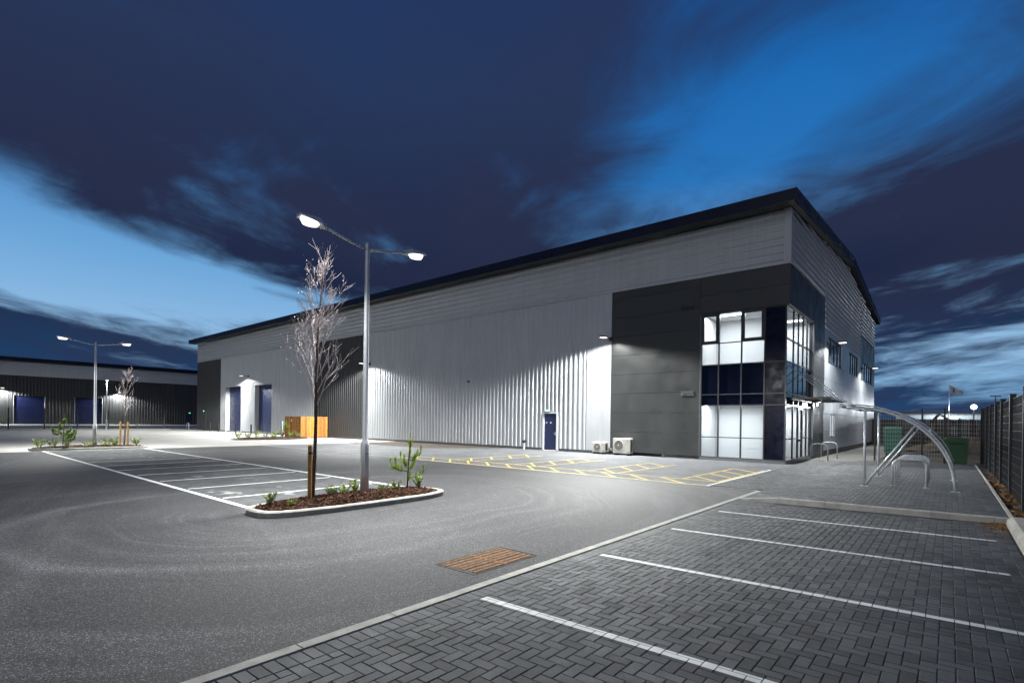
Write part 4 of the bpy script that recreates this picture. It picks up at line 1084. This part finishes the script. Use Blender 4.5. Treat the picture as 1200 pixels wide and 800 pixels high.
for i, (x, y, h, s_, l) in enumerate(((-29.6, -21.9, .52, .40, 'green shrub at the left tip of the far island'), (-29.6, -21.35, .48, .35, 'green shrub left of the bushy pine'), (-29.6, -20.75, .55, .42, 'wide green shrub right of the bushy pine'), (-29.6, -19.95, .42, .35, 'green shrub just left of the far lamp post'), (-29.7, -19.1, .50, .40, 'green shrub just right of the far lamp post'), (-29.9, -18.75, .50, .30, 'taller green shrub left of the far leafless tree'), (-30.3, -17.6, .48, .28, 'green shrub at the right tip of the far island'))):
    shrub(x, y, .14, h, s_, shrubgreen, 40+i, l, 'shrubs in the far mulch island', 90)
for i in range(8):
    y = -8.9+i*.78
    shrub(-38.0-.12*i, y, .08, .58+.1*((i*7) % 3)/2, .34, palegreen if i % 2 else shrubgreen, 60+i, ('pale' if i % 2 else 'green')+' bedding shrub before the roller doors, '+('first', 'second', 'third', 'fourth', 'fifth', 'sixth', 'seventh', 'eighth')[i]+' from the left', 'shrubs in front of the roller doors', 90)

# ------------------------------------------------------------------ cycle shelter with racks
cs = thing('cycle_shelter', 'galvanised cycle shelter with curved clear roof on the block paved platform', 'cycle shelter', (4.8, -7, .11))
zp = plat(4.5)
arc = []
for i in range(15):
    a = PI/2*i/14; arc.append((3.55+2.27*math.sin(a)**1.0, zp+2.22*math.cos(a)**.95 if i < 14 else zp))
for y in (-8.85, -5.09):
    MB().tube([(3.87, y, plat(3.87)), (3.87, y, 2.30)], .032, 10).build('post', galv, cs, True)
    MB().tube([(3.30, y, zp+2.225)]+[(x, y, z) for x, z in arc], .036, 10).build('arch', galv, cs, True)
    MB().tube([(3.90, y, zp+.06), (4.99, y, 1.86)], .028, 8).build('brace', galv, cs, True)
    for x in (3.87, 5.82): MB().box(x-.09, x+.09, y-.09, y+.09, plat(x)-.002, plat(x)+.012).build('foot_plate', galv, cs)
for k_ in (0, 4, 8, 11):
    x, z = arc[k_]; MB().tube([(x, -8.95, z+.045), (x, -4.99, z+.045)], .022, 8).build('purlin', galv, cs, True)
MB().box(3.26, 3.33, -9.0, -4.95, zp+2.21, zp+2.29).build('eaves_beam', galv, cs)
sh = MB(); top = [(3.28, zp+2.30)]+[(x+.01+.03*math.sin(PI/2*i/14), z+.07-.02*i/14) for i, (x, z) in enumerate(arc[:13])]
for (xa_, za_), (xb_, zb_) in zip(top, top[1:]): sh.quad((xa_, -8.97, za_), (xb_, -8.97, zb_), (xb_, -4.97, zb_), (xa_, -4.97, za_))
sh.build('roof_sheet', polycarb, cs, True)
for y in (-8.98, -4.96): MB().tube([(x, y, z) for x, z in top], .016, 6).build('roof_edge', galv, cs, True)
for y, l in ((-8.2, 'nearest of the four cycle stands under the curved shelter'), (-7.35, 'second cycle stand from the front under the curved shelter'), (-6.5, 'third cycle stand from the front under the curved shelter'), (-5.65, 'farthest of the four cycle stands under the curved shelter')):
    hoop(4.47, 5.22, y, plat(4.9), .76, l, .030, .20, 'cycle_stand', 'cycle stands under the shelter')

# ------------------------------------------------------------------ bins
def bin4(cx, cy, wx_, wy_, h, m, label, lidm):
    t_ = thing('wheeled_bin', label, 'bin', (cx, cy, 0)); z = plat(cx) if cy < 4.5 else 0.0
    def ring(k_, zz): return [(cx-wx_/2*k_, cy-wy_/2*k_, zz), (cx+wx_/2*k_, cy-wy_/2*k_, zz), (cx+wx_/2*k_, cy+wy_/2*k_, zz), (cx-wx_/2*k_, cy+wy_/2*k_, zz)]
    MB().loft(ring(.84, z+.16), ring(.97, z+h*.90)).build('body', m, t_)
    rb = MB()
    for f in (-.3, 0, .3): rb.hexa([(cx+f*wx_*.84-.03, cy-wy_*.42-.02, z+.2), (cx+f*wx_*.84+.03, cy-wy_*.42-.02, z+.2), (cx+f*wx_*.84+.03, cy-wy_*.42+.05, z+.2), (cx+f*wx_*.84-.03, cy-wy_*.42+.05, z+.2), (cx+f*wx_-.03, cy-wy_*.485-.02, z+h*.86), (cx+f*wx_+.03, cy-wy_*.485-.02, z+h*.86), (cx+f*wx_+.03, cy-wy_*.485+.05, z+h*.86), (cx+f*wx_-.03, cy-wy_*.485+.05, z+h*.86)])
    rb.build('rib', m, t_)
    MB().loft(ring(1.02, z+h*.89), ring(1.02, z+h*.935)).build('rim', m, t_)
    MB().loft(ring(1.0, z+h*.936), ring(.80, z+h)).build('lid', lidm, t_)
    for sx in (-1, 1):
        for sy in (-1, 1): MB().tube([(cx+sx*wx_*.34-.025, cy+sy*wy_*.34, z+.085), (cx+sx*wx_*.34+.025, cy+sy*wy_*.34, z+.085)], .08, 10).build('wheel', black, t_)
    MB().tube([(cx-wx_*.3, cy-wy_*.52-.03, z+h*.8), (cx+wx_*.3, cy-wy_*.52-.03, z+h*.8)], .014, 6).build('handle', black, t_)
    return t_
bin4(5.95, 4.9, .88, .85, 1.36, bingreen, 'large green wheeled bin behind the foot of the shelter arch', bingreen)
bin4(3.05, 13.2, .95, .95, 1.80, binteal, 'teal green wheeled bin behind the mesh fence near the building', binteal)

# ------------------------------------------------------------------ mesh fences
def panel_mesh(L, H, axis, vs_, hs_, tv, th_):
    mb = MB(); n = max(2, int(L/vs_))
    for i in range(n+1):
        a = i*L/n
        if axis == 'y': mb.box(-tv/2, tv/2, a-tv/2, a+tv/2, 0, H)
        else: mb.box(a-tv/2, a+tv/2, -tv/2, tv/2, 0, H)
    n = int(H/hs_)
    for i in range(n+1):
        z = i*H/n
        for off in (-tv/2-th_*.5-.0005, tv/2+th_*.5+.0005):
            if axis == 'y': mb.box(off-th_/2, off+th_/2, 0, L, z-th_/2, z+th_/2)
            else: mb.box(0, L, off-th_/2, off+th_/2, z-th_/2, z+th_/2)
    return mb.mesh('mesh_panel', fencewire)
PM = {}
backwire = mat('galvanised_mesh', (.30, .31, .31), .4, .3)
def mesh_fence(label, pts, H, z0, wm=None, vs_=.055, hs_=.2, tv=.006, th_=.008, post=.07, name='mesh_fence'):
    t_ = thing(name, label, 'fence', (*pts[0], z0))
    for (x, y) in pts:
        MB().box(x-post/2, x+post/2, y-post*.65, y+post*.65, z0-.2, z0+H+.10).build('fence_post', fencem, t_)
        MB().box(x-post/2-.006, x+post/2+.006, y-post*.65-.006, y+post*.65+.006, z0+H+.101, z0+H+.125).build('post_cap', fencem, t_)
    for (xa_, ya_), (xb_, yb_) in zip(pts, pts[1:]):
        L = math.hypot(xb_-xa_, yb_-ya_)-post*1.3; key = (round(L, 2), H, vs_)
        if key not in PM: PM[key] = panel_mesh(L, H-.06, 'x', vs_, hs_, tv, th_)
        if wm: PM[key].materials[0] = wm
        o = bpy.data.objects.new('mesh_panel', PM[key]); COL.objects.link(o)
        an = math.atan2(yb_-ya_, xb_-xa_); o.location = (xa_+math.cos(an)*post*.65, ya_+math.sin(an)*post*.65, z0+.06); o.rotation_euler = (0, 0, an); attach(o, t_); o['kind'] = 'stuff'
    return t_
mesh_fence('tall black mesh security fence along the leaf covered bed on the right', [(6.92, y) for y in (-17.5, -14.35, -11.22, -8.06, -4.93, -2.44, .5, 3.0, 5.9)], 2.52, .06, th_=.0055, post=.12)
mesh_fence('black mesh fence crossing behind the bins and cycle shelter', [(2.75, 6.2), (4.67, 6.15), (5.52, 6.05), (6.84, 5.98)], 2.58, .02, backwire, .10, .2, .006, .012)
mesh_fence('long thin mesh fence in front of the distant dark warehouse', [(-75.8, -43+3.05*i) for i in range(14)], 2.45, .0, None, .16, .41, .010, .012, .09)
kb = struct(MB().box(-75.6, -75.3, -60, -2.8, -.1, .10), 'yard_kerb', kerbm)
hoop(-74.9, -74.1, -.9, 0, .95, 'pale guard hoop at the far corner of the warehouse', .035, .2, 'guard_hoop')

# ------------------------------------------------------------------ the distant warehouse
fb = thing('distant_warehouse', 'distant dark warehouse with pale upper band and blue roller doors', 'warehouse', (-140, 0, 0))
FX = -126.0
def fsheet(y0, y1, z0, z1, m):
    nr = max(1, round((y1-y0)/.5)); pr = profile(y1-y0-.004, nr, .04, .24, .12)
    MB().prism([(FX+.0+b, y0+.002+a) for a, b in pr]+[(FX-.1, y1-.002), (FX-.1, y0+.002)], z0, z1).build('cladding_sheet', m, fb)
def frun(y0, y1, z0, z1, m):
    n = max(1, round((y1-y0)/1.5)); s_ = (y1-y0)/n
    for i in range(n): fsheet(y0+i*s_, y0+(i+1)*s_, z0, z1, m)
DO = [(-30.4, -26.1), (-21.8, -17.5), (-13.1, -8.8), (-4.35, -.05)]
cur = -36.0
for a, b in DO:
    frun(cur, a, .1, 8.95, dark); frun(a, b, 5.30, 8.95, dark); cur = b
    d_ = MB(); z = .05; k_ = 0
    while z < 5.25: d_.box(FX-.32-(.02 if k_ % 2 else 0), FX-.2, a, b, z, min(z+.4, 5.28)-.02); z += .4; k_ += 1
    o = d_.build('roller_door', mat('deep_blue_door_paint', (.006, .011, .050), .4, 0, .4, .1, .9), fb); MB().box(FX-.3, FX+.07, a-.06, a, .05, 5.3).box(FX-.3, FX+.07, b, b+.06, .05, 5.3).build('door_frame', silver, o)
frun(cur, 15.2, .1, 8.95, dark); frun(16.4, 26, .1, 8.95, dark); frun(15.2, 16.4, 2.4, 8.95, dark)
MB().box(FX-.08, FX-.02, 15.2, 16.4, .05, 2.4).build('exit_door', doorblue, fb)
n = 10
for i in range(n):
    y0, y1 = -36+62*i/n, -36+62*(i+1)/n; pr = profile(2.55, 7, .05, .24, .14)
    ring = lambda y: [(FX+.02+b, y, 9.02+a) for a, b in pr]+[(FX-.1, y, 11.57), (FX-.1, y, 9.02)]
    MB().loft(ring(y0+.01)[::-1], ring(y1-.01)[::-1]).build('upper_cladding_sheet', silver, fb)
    MB().box(FX+.55, FX+.62, y0+.005, y1-.005, 11.72, 12.35).build('eaves_fascia', navy, fb)
MB().box(FX-.1, FX+.55, -36, 26, 11.62, 11.70).build('soffit', dark, fb)
MB().hexa([(FX-30, -36, 13.8), (FX+.6, -36, 12.2), (FX+.6, 26, 12.2), (FX-30, 26, 13.8), (FX-30, -36, 13.95), (FX+.6, -36, 12.36), (FX+.6, 26, 12.36), (FX-30, 26, 13.95)]).build('roof', navy, fb)
MB().box(FX-30, FX-.35, -36, 26, -.1, 12.0).build('wall', dark, fb)
def fflood(y, label, power=5500):
    t_ = thing('wall_floodlight', label, 'floodlight', (FX+.05, y, 6.6), 'floodlights on the distant warehouse')
    MB().bar((FX+.1, y, 6.62), (FX+.9, y, 6.62), .08, .08).build('arm', black, t_); MB().box(FX+.85, FX+1.3, y-.25, y+.25, 6.58, 6.68).build('housing', black, t_); MB().box(FX+.88, FX+1.27, y-.22, y+.22, 6.50, 6.578).build('lens', ledfar, t_)
    lamp('lamp_light', t_, (FX+1.08, y, 6.44), power, 'SPOT', 158, .3, .12)
fflood(-14.7, 'lit floodlight left of the blue door on the distant warehouse'); fflood(2.6, 'lit floodlight behind the far tree on the distant warehouse'); fflood(-32, 'lit floodlight at the hidden left part of the distant warehouse')
exitlight(FX+.03, 15.8, 2.62, (1, 0), 'green exit light above the small blue door of the distant warehouse')
hoop(-122.6, -121.8, 17.5, 0, 1.0, 'white guard hoop beside the small exit door of the distant warehouse', .05, .25, 'guard_hoop')
t_ = thing('yard_lamp', 'thin lamp post with small lit head in front of the distant warehouse', 'street lamp', (-78.5, -9.1, 0))
MB().lathe([(.09, 0), (.09, 1.2), (.06, 1.3), (.05, 6.45)], (-78.5, -9.1, 0), 10).build('pole', polegrey, t_)
MB().box(-78.75, -78.2, -9.25, -8.95, 6.45, 6.55).build('lamp_head', polegrey, t_); MB().box(-78.6, -78.25, -9.22, -8.98, 6.36, 6.448).build('lens', ledfar, t_)
lamp('lamp_light', t_, (-78.4, -9.1, 6.3), 3000, 'SPOT', 160, .3, .1)

# ------------------------------------------------------------------ what stands behind the rear fence
tf = thing('timber_fence', 'dark brown close boarded fence on the ground behind the mesh fence', 'fence', (3, 34, 0))
for i in range(9):
    x = -1.6+i*1.6; mb = MB()
    for j in range(10): mb.box(x+j*.158+.003, x+j*.158+.152, 34-rng.uniform(0, .015), 34.03, .02, 2.5+rng.uniform(-.03, .03))
    o = mb.build('board_panel', timberdark, tf); o['kind'] = 'stuff'
    MB().box(x-.06, x+.05, 33.9, 33.98, 0, 2.6).build('fence_post', timberdark, tf)
sd_ = thing('pale_shed', 'long pale lit shed on the horizon behind the rear fence', 'shed', (4, 112, 0))
for i in range(6): MB().box(-3+i*2.4+.01, -3+(i+1)*2.4-.01, 111.9, 112, .0, 4.3).build('wall_sheet', paleshed, sd_)
MB().box(-3, 11.4, 112.01, 120, 0, 4.25).build('wall', paleshed, sd_)
MB().hexa([(-3.3, 111.6, 4.31), (11.7, 111.6, 4.31), (11.7, 121, 5.2), (-3.3, 121, 5.2), (-3.3, 111.6, 4.42), (11.7, 111.6, 4.42), (11.7, 121, 5.31), (-3.3, 121, 5.31)]).build('roof', trimgrey, sd_)
MB().box(3.2, 6.0, 111.84, 111.89, 0, 3.2).build('door', trimgrey, sd_)
fl = thing('mast_floodlight', 'dazzling white floodlight on a low mast behind the rear fence', 'floodlight', (9.3, 107.4, 0))
MB().lathe([(.14, 0), (.10, 5.3)], (9.3, 107.4, 0), 10).build('mast', polegrey, fl)
MB().box(8.75, 9.85, 107.1, 107.5, 5.3, 6.05).build('housing', black, fl); MB().tube([(9.3, 107.0, 5.68), (9.3, 107.098, 5.68)], .50, 20).build('lens', emitter('flood_lens', (.95, .98, 1), 3), fl)
lamp('lamp_light', fl, (9.3, 106.7, 5.65), 4500, 'SPOT', 170, .2, .35, (-.25, -1, -.22), (.92, .97, 1))
lamp('lamp_light', fl, (5.0, 106.9, 5.5), 2500, 'SPOT', 150, .3, .35, (0, 1, -.3), (.92, .97, 1))
fp = thing('flagpole', 'thin flagpole with a pale flag on the horizon left of the floodlight', 'flagpole', (5.62, 104.5, 0))
MB().lathe([(.07, 0), (.04, 10.0), (.06, 10.03), (.02, 10.1)], (5.62, 104.5, 0), 8).build('pole', polegrey, fp)
mb = MB(); nn = 8
for i in range(nn):
    for j in range(4):
        def fpnt(a, b): return (5.68+a*.25, 104.5+.12*math.sin(a*1.3), 9.85-b*(.42-.035*a)-a*.16+.05*math.sin(a))
        mb.quad(fpnt(i, j+1), fpnt(i+1, j+1), fpnt(i+1, j), fpnt(i, j))
mb.build('flag', flagm, fp)
mb = MB()
for i in (2,):
    for j in (1, 2):
        def fq(a, b): q = fpnt(a, b); return (q[0], q[1]-.02, q[2])
        mb.quad(fq(i, j+1), fq(i+1, j+1), fq(i+1, j), fq(i, j))
mb.build('flag_emblem', flagred, fp)
ml = thing('unlit_lamp_post', 'unlit lamp post rising behind the right security fence', 'street lamp', (12.5, 110.4, 0))
MB().lathe([(.11, 0), (.07, 7.8)], (12.5, 110.4, 0), 8).build('pole', frame, ml); MB().box(11.7, 13.3, 110.2, 110.6, 7.78, 7.95).build('lamp_head', frame, ml)
ex = thing('excavator', 'small parked excavator with raised boom in front of the pale shed', 'excavator', (2.4, 98, 0))
MB().box(.6, 1.1, 96.4, 99.4, 0, .7).box(2.6, 3.1, 96.4, 99.4, 0, .7).build('track', black, ex); MB().bbox(.7, 3.1, 96.8, 99.6, .72, 1.7, .1).build('body', mat('machine_grey', (.16, .15, .12), .6), ex)
MB().loft([(.8, 97, 1.71), (2.0, 97, 1.71), (2.0, 98.4, 1.71), (.8, 98.4, 1.71)], [(.95, 97.2, 2.9), (1.9, 97.2, 2.9), (1.9, 98.3, 2.9), (.95, 98.3, 2.9)]).build('cab', MATS['machine_grey'], ex)
MB().bar((2.4, 97.2, 1.6), (4.3, 96.8, 4.1), .3, .4).bar((4.25, 96.8, 4.1), (6.3, 96.6, 2.7), .25, .3).build('boom', MATS['machine_grey'], ex); MB().hexa([(6.1, 96.3, 2.0), (6.9, 96.3, 2.1), (6.9, 96.9, 2.1), (6.1, 96.9, 2.0), (6.1, 96.3, 2.7), (6.5, 96.3, 2.8), (6.5, 96.9, 2.8), (6.1, 96.9, 2.7)]).build('bucket', black, ex)
mb = MB(); rr_ = random.Random(4); nx, ny = 18, 8
def mz(i, j): return max(0, 1.15*math.sin(PI*i/nx)*math.sin(PI*j/ny)+.12*math.sin(i*2.1+j*1.3))-.03
for i in range(nx):
    for j in range(ny):
        P_ = lambda a, b: (3.0+a*.5, 22+b*.9, mz(a, b)); mb.quad(P_(i, j), P_(i+1, j), P_(i+1, j+1), P_(i, j+1))
o = mb.build('spoil_heap', soil, None, True); o['kind'] = 'structure'
